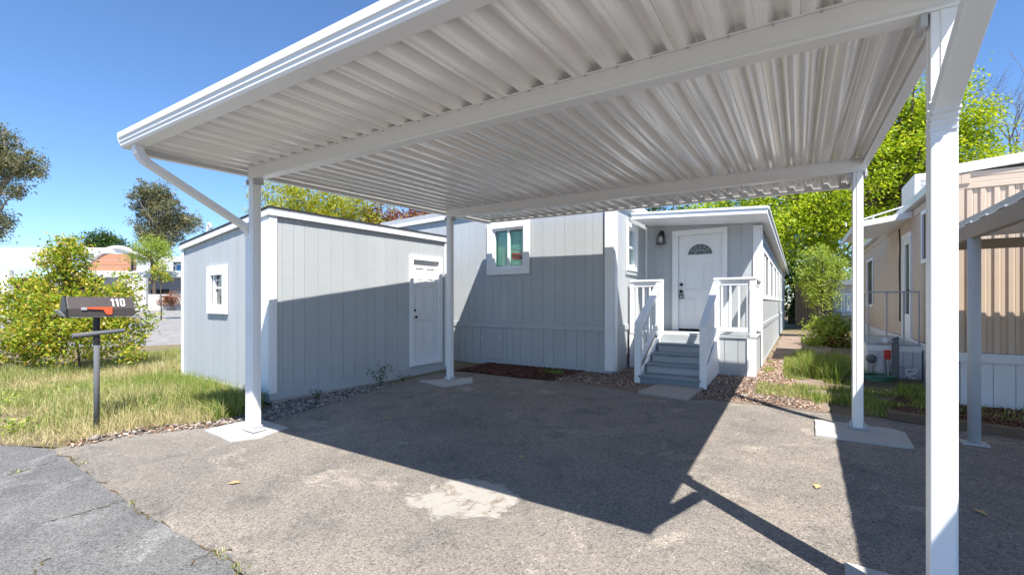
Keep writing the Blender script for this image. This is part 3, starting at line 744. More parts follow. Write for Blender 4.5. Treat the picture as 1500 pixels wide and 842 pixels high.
# inner corner trim
cb = MB(); WPd.slab(cb, .013, .05, .72, soff(XH)-.005, .013, .03); cb.build('corner_board', M['white'], hm)
cb = MB(); WPd.slab(cb, LP-.10, LP+.03, .72, soff(XP)-.01, .013, .032); cb.build('corner_board', M['white'], hm, .003)
# room side wall
WPs = Wall((XP,YW,0), (0,1,0), (1,0,0)); LR = YEND-YW
wins = [(1.05+i*2.2, 1.05+i*2.2+1.45, 1.42, 2.28) for i in range(7)]
ztp = lambda x: soff(XP)+.02
make_wall(WPs, 0.0, LR, .0, ztp, wins, .4, M['siding'], hm, seed=24, z0b=.855)
skirt_boards(WPs, LR, hm, .10, .755, .4, M['siding'], 33); bars(WPs, 'band_board', M['siding'], hm, [(0,LR,.757,.853)], .0, .032); bars(WPs, 'base_board', M['siding'], hm, [(0,LR,-.02,.098)], .0, .022)
cb = MB(); WPs.slab(cb, -.032, .10, .08, soff(XP)-.01, .0325, .05); cb.build('corner_board', M['white'], hm, .003)
for wq in wins:
    wo = bars(WPs, 'window', M['white'], hm, frame_rects(wq[0]-.30,wq[1]+.30,wq[2]-.10,wq[3]+.09,.10)+[(wq[0]-.199,wq[0],wq[2],wq[3]-.011),(wq[1],wq[1]+.199,wq[2],wq[3]-.011)], .0125, .022)
    bars(WPs, 'mullion', M['white'], wo, [((wq[0]+wq[1])/2-.05,(wq[0]+wq[1])/2+.05,wq[2]+.002,wq[3]-.002)], -.04, .012)
    bars(WPs, 'pane', M['glass_dk'], wo, [(wq[0]+.001,wq[1]-.001,wq[2]+.001,wq[3]-.001)], -.006, -.002, bevel=0)
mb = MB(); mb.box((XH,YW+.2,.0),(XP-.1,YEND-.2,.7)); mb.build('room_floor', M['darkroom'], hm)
# porch roof
rx0, rx1, ry0 = XH+.078, -.44, 8.30
def sl(mb, xa, xb, ya, yb, lo, hi):
    mb.hexa([(xa,ya,soff(xa)+lo),(xb,ya,soff(xb)+lo),(xb,yb,soff(xb)+lo),(xa,yb,soff(xa)+lo),(xa,ya,soff(xa)+hi),(xb,ya,soff(xb)+hi),(xb,yb,soff(xb)+hi),(xa,yb,soff(xa)+hi)])
mb = MB(); sl(mb, rx0, rx1, ry0+.02, YEND+.1, .035, .13); pr_ = mb.build('porch_roof', M['white'], hm)
mb = MB(); sl(mb, rx0-.02, rx1+.024, ry0-.004, ry0+.0195, .02, .10); mb.build('fascia', M['white'], pr_, .002)
mb = MB(); sl(mb, rx0-.02, rx1+.035, ry0-.02, ry0+.05, .1005, .142); mb.build('drip_edge', M['metal_w'], pr_, .004)
mb = MB(); sl(mb, rx1, rx1+.024, ry0+.02, YEND+.1, .0, .10); sl(mb, rx1, rx1+.05, ry0+.051, YEND+.1, .1005, .142); mb.build('fascia', M['white'], pr_, .002)
# porch lamp
lp = thing('wall_lantern', 'black wall lantern with clear glass beside the white front door', 'lantern', (-2.335,YW,2.5))
LX, LZ = -2.335-XH, 2.60
mb = MB(); WPd.slab(mb, LX-.04, LX+.04, LZ-.06, LZ+.10, .0125, .028); mb.build('back_plate', M['black'], lp, .004)
mb = MB(); mb.tube([WPd.p(LX,LZ+.07,.03),WPd.p(LX,LZ+.11,.07),WPd.p(LX,LZ+.105,.11),WPd.p(LX,LZ+.07,.12)],.010,7).tube([WPd.p(LX,LZ+.09,.12),WPd.p(LX,LZ+.06,.12),WPd.p(LX,LZ+.03,.12),WPd.p(LX,LZ+.0,.12)],[.012,.035,.06,.085],8); mb.build('hood', M['black'], lp, 0, False)
mb = MB()
for sx_, sd_ in ((-1,-1),(1,-1),(1,1),(-1,1)):
    mb.beam(WPd.p(LX+sx_*.052,LZ+.0,.12+sd_*.052), WPd.p(LX+sx_*.070,LZ-.16,.12+sd_*.066), .011, .011)
mb.hexa([WPd.p(LX-.078,LZ-.175,.045),WPd.p(LX+.078,LZ-.175,.045),WPd.p(LX+.078,LZ-.175,.195),WPd.p(LX-.078,LZ-.175,.195),WPd.p(LX-.078,LZ-.158,.045),WPd.p(LX+.078,LZ-.158,.045),WPd.p(LX+.078,LZ-.158,.195),WPd.p(LX-.078,LZ-.158,.195)]); mb.build('cage', M['black'], lp)
mb = MB(); mb.hexa([WPd.p(LX-.064,LZ-.156,.058),WPd.p(LX+.064,LZ-.156,.058),WPd.p(LX+.064,LZ-.156,.182),WPd.p(LX-.064,LZ-.156,.182),WPd.p(LX-.048,LZ-.002,.074),WPd.p(LX+.048,LZ-.002,.074),WPd.p(LX+.048,LZ-.002,.166),WPd.p(LX-.048,LZ-.002,.166)]); mb.build('glass', M['lampglass'], lp)
mb = MB(); mb.tube([WPd.p(LX,LZ-.15,.12),WPd.p(LX,LZ-.10,.12),WPd.p(LX,LZ-.06,.12),WPd.p(LX,LZ-.02,.12)],[.015,.028,.024,.008],8); mb.build('bulb', M['white'], lp, 0, False, True)

# ------------------------------------------------------------------ porch
pc = thing('porch', 'white railed porch with grey deck and steps up to the front door', 'porch', (-1.6,7.6,.04))
DZ = .695; PX0, PX1 = XH+.055, -.60
sxl, sxr = -2.04, -1.19                                # stair opening
nb = 8
for i in range(nb):
    a = YP-.03+(YW-YP-.0)*i/nb; b = YP-.03+(YW-YP)*(i+1)/nb-.006
    MB().box((PX0,a,DZ-.03),(PX1+.03,b,DZ)).build('deck_board', M['deck'], pc, .003)
WPf = Wall((PX0,YP,0), (1,0,0), (0,-1,0)); LPF = PX1-PX0
def porch_skirt(W, a, b, parent):
    mb = MB(); W.slab(mb, a, b, -.02, DZ-.032, -.04, 0); so = mb.build('skirting', M['siding'], parent)
    x = a
    while x < b-.02:
        y = min(b, x+.2); q = MB(); W.slab(q, x+.004, y-.004, .04, DZ-.033, .0005, .012); q.build('siding_board', M['siding'], so); x = y
porch_skirt(WPf, 0, LPF, pc)
WPr = Wall((PX1,YP,0), (0,1,0), (1,0,0)); porch_skirt(WPr, 0.041, YW-YP-.0, pc)
for xa, xb in ((.0,.075),(LPF-.10,LPF+.03)):
    mb = MB(); WPf.slab(mb, xa, xb, .05, DZ-.034, .0125, .034); mb.build('corner_board', M['white'], pc, .003)
mb = MB(); WPr.slab(mb, -.0345, .07, .05, DZ-.034, .0125, .03); mb.build('corner_board', M['white'], pc, .003)
# railing
RT, RB = 1.665, .80
def rail_post(x, y, z0, z1, w_=.075): return MB().box((x-w_/2,y-w_/2,z0),(x+w_/2,y+w_/2,z1)).build('rail_post', M['white'], pc, .004)
def section(a, b, n, zt0, zt1, zb0, zb1, bw=.030):
    a = Vector((a[0],a[1],0)); b = Vector((b[0],b[1],0)); d = (b-a)
    r0 = MB().beam(a+Vector((0,0,zt0-.018)), b+Vector((0,0,zt1-.018)), .105, .036).build('hand_rail', M['white'], pc, .004)
    MB().beam(a+Vector((0,0,zt0-.0825)), b+Vector((0,0,zt1-.0825)), .042, .090).build('top_rail', M['white'], pc, .003)
    MB().beam(a+Vector((0,0,zb0)), b+Vector((0,0,zb1)), .042, .075).build('bottom_rail', M['white'], pc, .003)
    for i in range(n):
        t = (i+1)/(n+1); q = a+d*t
        MB().box((q.x-bw/2,q.y-bw/2,zb0+(zb1-zb0)*t-.02),(q.x+bw/2,q.y+bw/2,zt0+(zt1-zt0)*t-.06)).build('baluster', M['white'], pc, .002)
yr = YP+.01
rail_post(PX0+.04, yr, DZ, RT-.037, .07); rail_post(sxl-.035, yr, .06, RT-.037, .085); rail_post(sxr+.035, yr, .06, RT-.037, .085); rail_post(PX1-.02, yr, DZ, RT-.037, .085)
section((PX0+.01,yr), (sxl+.01,yr), 4, RT, RT, DZ+.11, DZ+.11)
section((sxr-.01,yr), (PX1+.035,yr), 4, RT, RT, DZ+.11, DZ+.11)
section((PX1-.02,yr+.06), (PX1-.02,YW-.034), 8, RT-.001, RT-.001, DZ+.11, DZ+.11)
# steps
NR = 5; y_f = 6.86; gy = g(y_f)-.01; rise = (DZ-gy)/NR; run = (YP-y_f)/(NR-1)
for i in range(NR-1):
    z = gy+rise*(i+1); y = y_f+run*i
    MB().box((sxl-.02,y-.03,z-.035),(sxr+.02,y+run+.02,z)).build('tread', M['siding_dk'], pc, .004)
    MB().box((sxl-.0,y,z-rise-.0),(sxr+.0,y+.022,z-.036)).build('riser', M['siding'] if i else M['siding_dk'], pc)
MB().box((sxl,YP-.05,DZ-rise),(sxr,YP-.028,DZ-.031)).build('riser', M['siding'], pc)
for x in (sxl-.045, sxr+.045):
    MB().prism([(x-.018,y_f+.10,gy),(x-.018,YP-.05,gy),(x-.018,YP-.05,DZ-.03),(x-.018,y_f+.10,gy+rise*.9)], (.036,0,0)).build('stringer', M['white'], pc, .003)
    rail_post(x, y_f+.045, gy, .90, .09)
    a = (x, y_f+.02); b = (x, yr-.045)
    section(a, b, 6, .93, RT-.06, .30, .92)

# ------------------------------------------------------------------ mailbox
mlx, mly = -6.372, 1.69; mz = g(mly)
mbx = thing('mailbox', 'dark brown mailbox numbered 110 with orange flag on a steel post', 'mailbox', (mlx, mly, mz))
prof = [(-.10,1.108),(.10,1.108),(.10,1.19),(.035,1.312),(-.035,1.312),(-.10,1.19)]
bo = MB().prism([(mlx+a,1.44,z) for a,z in prof], (0,.55,0)).build('body', M['mailbox'], mbx, .006)
lip = MB(); lip.prism([(mlx+a*1.05,1.425,1.205+(z-1.205)*1.04) for a,z in prof], (0,.014,0)).build('front_rim', M['black'], bo)
lip = MB(); lip.hexa([(mlx-.09,1.42,1.115),(mlx+.09,1.42,1.115),(mlx+.09,1.424,1.115),(mlx-.09,1.424,1.115),(mlx-.085,1.375,1.175),(mlx+.085,1.375,1.175),(mlx+.085,1.379,1.177),(mlx-.085,1.379,1.177)]); lip.build('door_flap', M['steel'], bo)
MB().box((mlx-.105,1.45,1.098),(mlx+.105,1.975,1.1075)).build('bottom_plate', M['wood_grey'], bo)
nS = Vector((.122,0,.065)).normalized()                # normal of the slanted flank
def flank(y, t, d): return Vector((mlx+.10-.065*t, y, 1.19+.122*t))+nS*d
fl = MB(); 
fl.prism([(mlx+.108,1.575,1.192),(mlx+.108,1.60,1.184),(mlx+.108,1.715,1.176),(mlx+.108,1.735,1.135),(mlx+.108,1.75,1.122),(mlx+.108,1.79,1.125),(mlx+.108,1.79,1.205),(mlx+.108,1.60,1.204)], (.006,0,0)); fo_ = fl.build('flag', M['flag'], bo)
MB().box((mlx+.1005,1.54,1.175),(mlx+.112,1.585,1.202)).build('flag_hinge', M['steel'], fo_)
# numerals 110 as flat plates on the flank
def numeral(segs, name):
    mb = MB()
    for (ya, ta, yb, tb) in segs:
        mb.hexa([flank(ya,ta,.001),flank(yb,ta,.001),flank(yb,tb,.001),flank(ya,tb,.001),flank(ya,ta,.003),flank(yb,ta,.003),flank(yb,tb,.003),flank(ya,tb,.003)])
    return mb.build(name, M['digit'], bo)
for yy in (1.800,1.838): numeral([(yy,.18,yy+.014,.84),(yy-.010,.68,yy,.77)], 'numeral')
yy = 1.868; numeral([(yy,.25,yy+.012,.77),(yy+.028,.25,yy+.040,.77),(yy+.005,.17,yy+.035,.252),(yy+.005,.768,yy+.035,.85)], 'numeral')
pl = MB(); pl.tube([(mlx,mly,mz-.08),(mlx,mly,1.097)], .026, 12); po_ = pl.build('post', M['wood_grey'], mbx, 0, False, True)
MB().tube([(mlx,mly,.80),(mlx,mly,1.096)], .030, 12).build('sleeve', M['black'], po_)
ar = MB(); ar.tube([(mlx+.03,1.49,.905),(mlx+.02,1.92,.945)], .024, 10); ar.build('cross_arm', M['wood_grey'], mbx)

# ------------------------------------------------------------------ neighbouring tan home on the right
nb_ = thing('neighbour_home', 'tan ribbed metal mobile home with white skirting and side door', 'mobile home', (3.4,9,0.02))
NX, NY, NYE, NXR = 1.64, 7.45, 17.2, 5.2
WNf = Wall((NX,NY,0), (1,0,0), (0,-1,0)); WNs = Wall((NX,NY,0), (0,1,0), (-1,0,0))
nz = lambda x: 2.90+.085*x if x < 1.8 else 2.90+.085*(3.56-x)
def ribbed(W, L, z0, zt, parent, pitch, holes, mat, rib=.022, wo=None):
    """ribbed metal sheets: every sheet a part, ribs as raised trapezoids"""
    mb = MB()
    for a, b, zs in cells(0, L, z0, zt, holes, []):
        for lo, za, zb in zs: W.slab(mb, a, b, lo, za, -.08, 0, lo, zb)
    wo = mb.build('wall', mat, parent)
    x = 0
    while x < L-.01:
        e = min(L, x+pitch)
        cs = list(cells(x+.002, e-.002, z0, zt, holes, [])); parts = 2 if all(len(q_[2]) == 2 for q_ in cs) else 1
        for kk in range(parts):
          q = MB()
          for c, d, zs in cs:
            for lo, za, zb in (zs if parts == 1 else zs[kk:kk+1]):
                if d-c < .03: continue
                if abs((d-c)-(e-x)) < .02:
                    prof = [(c,.003),(c+.35*(d-c),.003),(c+.5*(d-c),rib),(c+.86*(d-c),rib),(d,.004)]
                else: prof = [(c,.003),(d,.003)]
                k = len(prof); n = len(q.v)
                for px, pd in prof:
                    tz = za+(zb-za)*(px-c)/(d-c); q.v += [tuple(W.p(px,lo,pd)), tuple(W.p(px,tz,pd))]
                for i in range(k-1): q.f.append((n+2*i,n+2*i+2,n+2*i+3,n+2*i+1))
          if q.v: q.build('siding_panel', mat, wo)
        x = e
    return wo
ribbed(WNf, NXR-NX, .66, lambda x: 2.60, nb_, .115, [], M['tan'])
ndoor = (10.14-NY, 10.78-NY, .57, 2.40); nwin = (8.72-NY, 9.22-NY, 1.9, 2.6); nw2 = (14.7-NY,15.8-NY,1.2,2.36)
ribbed(WNs, NYE-NY, .64, lambda x: 2.66, nb_, .2, [(ndoor[0]-.02,ndoor[1]+.02,ndoor[2],ndoor[3]+.02), nwin, nw2], M['tan'], .012)
# horizontal siding above the ribs on the front
for i in range(3):
    za = 2.601+i*.067; mb = MB(); WNf.slab(mb, -.03, NXR-NX, za, za+.066, 0, .030-.004*(i%2)); mb.build('fascia_board', M['tan'], nb_, .006)
mb = MB(); WNf.slab(mb, .0, NXR-NX, 2.601, 2.80, -.08, -.001); mb.build('wall', M['tan'], nb_)
mb = MB()
for a, b in ((-.1,1.8),(1.8,3.7)):
    WNf.slab(mb, a, b, nz(a)-.10, nz(a), -9.8, .05, nz(b)-.10, nz(b))
nr = mb.build('roof', M['roofwhite'], nb_, .004)
mb = MB()
for a, b in ((-.11,1.8),(1.8,3.7)): WNf.slab(mb, a, b, nz(a)-.105, nz(a)+.008, .051, .062, nz(b)-.105, nz(b)+.008)
mb.build('fascia', M['metal_w'], nr, .002)
mb = MB(); WNs.slab(mb, -.05, NYE-NY, 2.66, 2.78, .001, .028); WNs.slab(mb, -.05, NYE-NY, 2.66, 2.78, -.08, 0); mb.build('fascia_board', M['tan'], nb_, .004)
mb = MB(); WNs.slab(mb, -.05, NYE-NY, 2.785, 2.90, .11, .13); mb.build('fascia', M['metal_w'], nr, .003)
cb = MB(); WNf.slab(cb, -.032, .03, .62, 2.60, .023, .035); cb.build('corner_trim', M['tan'], nb_)
# skirting of tan home, board by board
def skirt2(W, L, z0, z1, mat, parent, pitch, seed, skip=None):
    mb = MB(); W.slab(mb, 0, L, z0-.03, z1-.02, -.03, 0); so = mb.build('skirting', mat, parent); x = 0; r = random.Random(seed)
    mb = MB(); W.slab(mb, -.02, L, z1-.11, z1, .012, .04); mb.build('skirting_cap', mat, so, .004)
    while x < L-.01:
        e = min(L, x+pitch*r.choice((.7,1,1,1.3))); q = MB(); W.slab(q, x+.003, e-.003, z0, z1-.111, .0005, .010+r.uniform(0,.004)); q.build('skirting_board', mat, so); x = e
skirt2(WNf, NXR-NX, .0, .655, M['skirt'], nb_, .14, 3); skirt2(WNs, NYE-NY, .04, .635, M['skirt'], nb_, .16, 4)
# side door, windows
nd = bars(WNs, 'door', M['white'], nb_, frame_rects(ndoor[0],ndoor[1],ndoor[2],ndoor[3],.12)+[(ndoor[0]+.12,ndoor[1]-.12,ndoor[2]+.12,1.05)], -.03, .02)
bars(WNs, 'pane', M['glass_dk'], nd, [(ndoor[0]+.12,ndoor[1]-.12,1.05,ndoor[3]-.12)], -.012, -.006, bevel=0)
bars(WNs, 'door_frame', M['white'], nb_, [(ndoor[0]-.06,ndoor[0],ndoor[2],ndoor[3]),(ndoor[1],ndoor[1]+.06,ndoor[2],ndoor[3]),(ndoor[0]-.06,ndoor[1]+.06,ndoor[3],ndoor[3]+.07)], -.03, .035)
mb = MB(); mb.tube([WNs.p(ndoor[0]+.05,1.45,.02),WNs.p(ndoor[0]+.05,1.45,.07)],.025,8); mb.build('door_knob', M['black'], nd)
for wq in (nwin, nw2):
    wo = bars(WNs, 'window', M['white'], nb_, frame_rects(wq[0]-.05,wq[1]+.05,wq[2]-.05,wq[3]+.05,.06), .013, .04)
    bars(WNs, 'pane', M['glass_dk'], wo, [(wq[0]+.009,wq[1]-.009,wq[2]+.009,wq[3]-.009)], -.02, -.015, bevel=0)
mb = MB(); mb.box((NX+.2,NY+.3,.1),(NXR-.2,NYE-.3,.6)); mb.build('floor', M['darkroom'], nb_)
mb = MB(); mb.box((NXR-.08,NY+.001,.0),(NXR,NYE,2.75)).box((NX,NYE,.0),(NXR,NYE+.08,2.75)); mb.build('wall', M['tan'], nb_)
# cooler box on the roof
ac = thing('rooftop_cooler', 'pale cooler box on the roof of the tan home', 'cooler', (2.2,11,2.95))
MB().box((1.72,10.45,2.88),(2.7,11.6,3.50)).build('cabinet', M['tan'] if False else painted('cream_cooler', (.62,.60,.57), .5, .05, (4,4,4), .05, .15), ac, .01)
for i in range(6): MB().box((1.82,10.44,2.99+i*.075),(2.6,10.4495,3.03+i*.075)).build('louvre', M['steel'], ac)
# awning over the side door
aw = thing('door_awning', 'white metal awning over the side door of the tan home', 'awning', (1.2,11,2.5))
AY0, AY1, AX = 9.93, 12.6, .84
az = lambda x: 2.70-.14*(NX-x)
for i in range(9):
    a = AY0+(AY1-AY0)*i/9; b = AY0+(AY1-AY0)*(i+1)/9-.006
    MB().hexa([(AX,a,az(AX)),(NX-.04,a,az(NX)),(NX-.04,b,az(NX)),(AX,b,az(AX)),(AX,a,az(AX)+.025),(NX-.04,a,az(NX)+.025),(NX-.04,b,az(NX)+.025),(AX,b,az(AX)+.025)]).build('awning_panel', M['metal_w'], aw, .003)
MB().hexa([(AX,AY0-.02,az(AX)-.03),(NX-.04,AY0-.02,az(NX)-.03),(NX-.04,AY0-.001,az(NX)-.03),(AX,AY0-.001,az(AX)-.03),(AX,AY0-.02,az(AX)+.07),(NX-.04,AY0-.02,az(NX)+.07),(NX-.04,AY0-.001,az(NX)+.07),(AX,AY0-.001,az(AX)+.07)]).build('end_fascia', M['metal_w'], aw, .003)
MB().box((AX-.02,AY0-.02,az(AX)-.05),(AX-.001,AY1,az(AX)+.05)).build('front_fascia', M['metal_w'], aw, .003)
mb = MB(); mb.tube([(AX+.05,AY0+.03,az(AX)+.10),(NX-.03,AY0+.03,az(NX)+.20)],.014,7).tube([(1.1,AY0+.03,az(1.1)+.03),(1.1,AY0+.03,az(1.1)+.145)],.01,6).tube([(.72,AY0+.03,az(.72)+.03),(.72,AY0+.03,az(.72)+.11)],.01,6); mb.build('stay_rod', M['metal_w'], aw)
# satellite dish behind the awning
# side porch
sp = thing('side_porch', 'small white skirted porch with metal railing at the tan home', 'porch', (1.25,10.4,.07))
SPX0, SPX1, SPY0, SPY1, SPZ = .95, 1.61, 9.25, 11.6, .60
for i in range(12):
    a = SPY0+(SPY1-SPY0)*i/12; MB().box((SPX0-.02,a,SPZ-.03),(SPX1-.005,a+(SPY1-SPY0)/12-.006,SPZ)).build('deck_board', M['deck'], sp, .002)
WSp = Wall((SPX0,SPY0,0), (1,0,0), (0,-1,0))
mb = MB(); WSp.slab(mb, 0, SPX1-SPX0, .05, SPZ-.031, -.03, 0); so = mb.build('skirting', M['skirt'], sp)
for i in range(6): q = MB(); a = i*.11; WSp.slab(q, a+.004, min(a+.106,.66), .07, SPZ-.12, .001, .014); q.build('skirting_board', M['skirt'], so)
q = MB(); WSp.slab(q, -.02, SPX1-SPX0, SPZ-.119, SPZ-.032, .001, .022); q.build('skirting_cap', M['white'], so)
WSq = Wall((SPX0,SPY0,0), (0,1,0), (-1,0,0))
mb = MB(); WSq.slab(mb, 0.031, SPY1-SPY0, .05, SPZ-.031, -.03, 0); so = mb.build('skirting', M['skirt'], sp)
mb = MB()
def rod(a, b, r=.012): mb.tube([a, b], r, 6)
rz0, rz1 = SPZ, 1.42
for x in (SPX0+.01, SPX0+.24, SPX0+.45, SPX1-.03): rod((x,SPY0+.02,rz0), (x,SPY0+.02,rz1))
rod((SPX0+.01,SPY0+.02,rz1), (SPX1-.03,SPY0+.02,rz1))
for y in (SPY0+.55,SPY0+1.1,SPY1-.05): rod((SPX0+.01,y,rz0),(SPX0+.01,y,rz1))
rod((SPX0+.01,SPY0+.02,rz1),(SPX0+.01,SPY1-.05,rz1)); mb.build('railing', M['steel'], sp)
# cables on the wall
cb_ = MB(); cb_.tube([WNs.p(3.65,2.64,.03),WNs.p(3.62,2.3,.02),WNs.p(3.68,1.9,.022),WNs.p(3.63,1.4,.02),WNs.p(3.66,.9,.02)],.012,6)
tag(cb_.build('wall_cable', M['cable'], None), 'dark cable running down the tan wall under the awning', 'cable')
# utilities beside the side porch
ut = thing('utility_post', 'short grey timber post with a red box in front of the side porch', 'post', (1.24,8.95,.07))
MB().hexa([(1.205,8.93,.0),(1.28,8.90,.0),(1.30,8.97,.0),(1.225,9.0,.0),(1.205,8.93,.70),(1.28,8.90,.74),(1.30,8.97,.74),(1.225,9.0,.70)]).build('timber', M['wood_grey'], ut, .004)
MB().box((1.12,8.93,.38),(1.20,8.99,.52)).build('red_box', M['red'], ut, .006)
MB().tube([(1.17,8.96,.06),(1.17,8.96,.39)],.012,7).build('conduit', M['steel'], ut); MB().tube([(1.03,8.96,.63),(1.30,8.93,.66)],.02,8).build('pipe', M['steel'], ut)
MB().tube([(1.10,8.93,.655),(1.16,8.92,.66)],.05,12).build('outlet', M['skirt'], ut)
gm = thing('gas_meter', 'grey gas meter and pipes beside the grey timber post', 'gas meter', (1.05,9.1,.07))
mb = MB(); mb.tube([(.98,9.1,.03),(.98,9.1,.30)],.018,8).tube([(.98,9.1,.27),(1.16,9.1,.27)],.018,8); mb.build('pipe', M['steel'], gm); MB().tube([(1.16,9.1,.27),(1.30,9.05,.28),(1.42,9.0,.26),(1.50,9.0,.20)],.016,7).build('pipe', M['steel'], gm)
mb = MB(); mb.tube([(.98,9.1,.30),(.98,9.1,.33),(.98,9.1,.40),(.98,9.1,.43)],[.03,.065,.065,.03],14); mb.build('regulator', M['wood_grey'], gm, 0, False, True)
mb = MB(); mb.tube([(1.10,9.1,.06),(1.10,9.1,.10),(1.10,9.1,.22),(1.10,9.1,.25),(1.10,9.1,.33),(1.10,9.1,.36)],[.05,.08,.085,.06,.075,.05],16); mb.build('meter_body', M['steel'], gm, 0, False, True)
MB().tube([(.98,9.1,.10),(.98,9.06,.10)],.022,8).build('valve', M['red'], gm)
hs = MB()
for lp_ in range(5):
    pts = []
    for i in range(25):
        t = 2*math.pi*i/24; rr = .20+.03*math.sin(3*t+lp_); pts.append((.98+lp_*.01+rr*1.1*math.cos(t), 8.72+rr*.8*math.sin(t), .085+lp_*.016+.01*math.sin(2*t+lp_)))
    hs.tube(pts, .011, 6, False)
tag(hs.build('garden_hose', M['hose'], None, 0, False, True), 'coiled green garden hose on the grass by the gas meter', 'hose')
rg = MB()
for j in range(4):
    pts = []
    for i in range(10): t = i/9*5.2; pts.append((1.44+.07*math.cos(t+j), 8.93+.05*math.sin(t+j*1.3), .13+.035*j+.02*math.sin(2*t)))
    rg.tube(pts, .014, 6)
tag(rg.build('white_hose', M['skirt'], None, 0, False, True), 'white hose bundle piled against the tan home skirting', 'hose')
for j, (x, y) in enumerate(((1.475,8.42),(1.53,8.40))):
    o = MB().hexa([(x,y,.06),(x+.035,y-.01,.06),(x+.05,y+.09,.06),(x+.015,y+.10,.06),(x+.04,y,.54+.03*j),(x+.075,y-.01,.54+.03*j),(x+.09,y+.09,.54+.03*j),(x+.055,y+.10,.54+.03*j)]).build('stake_board', M['wood_grey'], None, .003)
    tag(o, ('shorter dark board leaning outermost at the tan home skirting','taller dark board leaning next to the tan home skirting')[j], 'board', 'boards leaning at the skirting')
# timber edging along the tan home bed
for i, (a, b) in enumerate((((.82,6.31),(2.1,6.02)),((2.12,6.015),(3.6,5.7)))):
    o = MB().beam((a[0],a[1],g(a[1])+.03),(b[0],b[1],g(b[1])+.03),.09,.09).build('timber_edging', M['wood_brown'], None, .008)
    tag(o, ('brown timber edging beside the concrete pad by the tan home','brown timber edging running on behind the round pipe post')[i], 'edging', 'timber edging pieces')
# neighbour's carport
nc = thing('neighbour_carport', 'aged brown edged carport with round pipe post before the tan home', 'carport', (2.8,4.5,g(4.5)))
NCX, NCY0, NCY1 = 1.338, .6, 7.05
mb = MB(); mb.box((NCX-.03,NCY0,1.83),(NCX+.03,NCY1,1.965)); nbm = mb.build('beam', M['tan_dk'], nc, .005)
mb = MB(); mb.box((NCX+.031,NCY1-.09,1.845),(4.7,NCY1-.02,1.95)); mb.build('beam', M['tan_dk'], nc, .005)
zc = lambda x: 1.966+.03*(x-NCX)
k = 16
for i in range(k):
    a = NCY0+(NCY1-NCY0)*i/k; b = NCY0+(NCY1-NCY0)*(i+1)/k; q = MB()
    for ya, yb, hz in ((a,a+.6*(b-a),0),(a+.6*(b-a)-.004,b+.004,.011)):
        q.hexa([(NCX-.02,ya,zc(NCX)+hz),(4.7,ya,zc(4.7)+hz),(4.7,yb,zc(4.7)+hz),(NCX-.02,yb,zc(NCX)+hz),(NCX-.02,ya,zc(NCX)+hz+.012),(4.7,ya,zc(4.7)+hz+.012),(4.7,yb,zc(4.7)+hz+.012),(NCX-.02,yb,zc(NCX)+hz+.012)])
    q.build('roof_panel', M['skirt'], nc)
MB().box((NCX+.04,NCY0,zc(NCX)+.046),(NCX+.06,NCY1-.3,zc(NCX)+.10)).build('edge_trim', M['steel'], nc)
for x, y in ((NCX,5.654),(NCX,1.2),(4.6,5.654)):
    mb = MB(); top = 1.829 if x == NCX else zc(x)-.0; mb.tube([(x,y,g(y)-.03),(x,y,top)],.045,16); p_ = mb.build('post', painted('grey_pipe', (.46,.49,.53), .5, .12, (6,6,1), .05, .2) if x == NCX and y > 2 else M['steel'], nc, 0, False, True)
    MB().box((x-.09,y-.07,g(y)-.012),(x+.09,y+.07,g(y)+.004)).build('base_plate', M['steel'], p_)
sheet('bare_soil_bed', rough_edge([(.85,6.36),(2.1,6.08),(3.6,5.76),(6,5.6),(6,7.5),(1.6,7.5),(1.4,8.3),(.9,7.2)], .03, .2, 15), M['mulch_base'], -.006)

# ------------------------------------------------------------------ vegetation tools
CS, CC = math.cos(YAW), math.sin(YAW)
RGT = np.array([CS, CC, 0.]); FWD = np.array([-CC, CS, 0.])
def spot(u, D, z=0.):                                  # a place seen in direction u at distance D
    p = RGT*((u-750)/F_PX*D)+FWD*D; return (float(p[0]), float(p[1]), z)
def zat(v, D): return 1.25-(v-Y0)/F_PX*D
def leaf_arrays(C, size, r, up=.35, fold=.0, aspect=.5):
    """one pointed leaf quad at each centre"""
    n = len(C)
    nrm = r.normal(size=(n,3)); nrm[:,2] = np.abs(nrm[:,2])+up; nrm /= np.linalg.norm(nrm, axis=1)[:,None]
    a = r.normal(size=(n,3)); a -= nrm*(a*nrm).sum(1)[:,None]; a /= np.linalg.norm(a, axis=1)[:,None]
    b = np.cross(nrm, a); L = size*r.uniform(.6,1.35,n)[:,None]
    V = np.empty((n,4,3)); V[:,0] = C-a*L*.5; V[:,1] = C+b*L*aspect*.5-nrm*L*.06; V[:,2] = C+a*L*.5-nrm*L*.12; V[:,3] = C-b*L*aspect*.5-nrm*L*.06
    return V.reshape(-1,3), np.arange(4*n).reshape(n,4)
def clump_points(blobs, nclump, r, bias=.45):
    w_ = np.array([b[1][0]*b[1][1]*b[1][2] for b in blobs])**.8; idx = r.choice(len(blobs), nclump, p=w_/w_.sum())
    d = r.normal(size=(nclump,3)); d /= np.linalg.norm(d, axis=1)[:,None]
    rad = r.uniform(size=nclump)**bias
    cen = np.array([b[0] for b in blobs])[idx]; ra = np.array([b[1] for b in blobs])[idx]
    return cen+d*ra*rad[:,None]
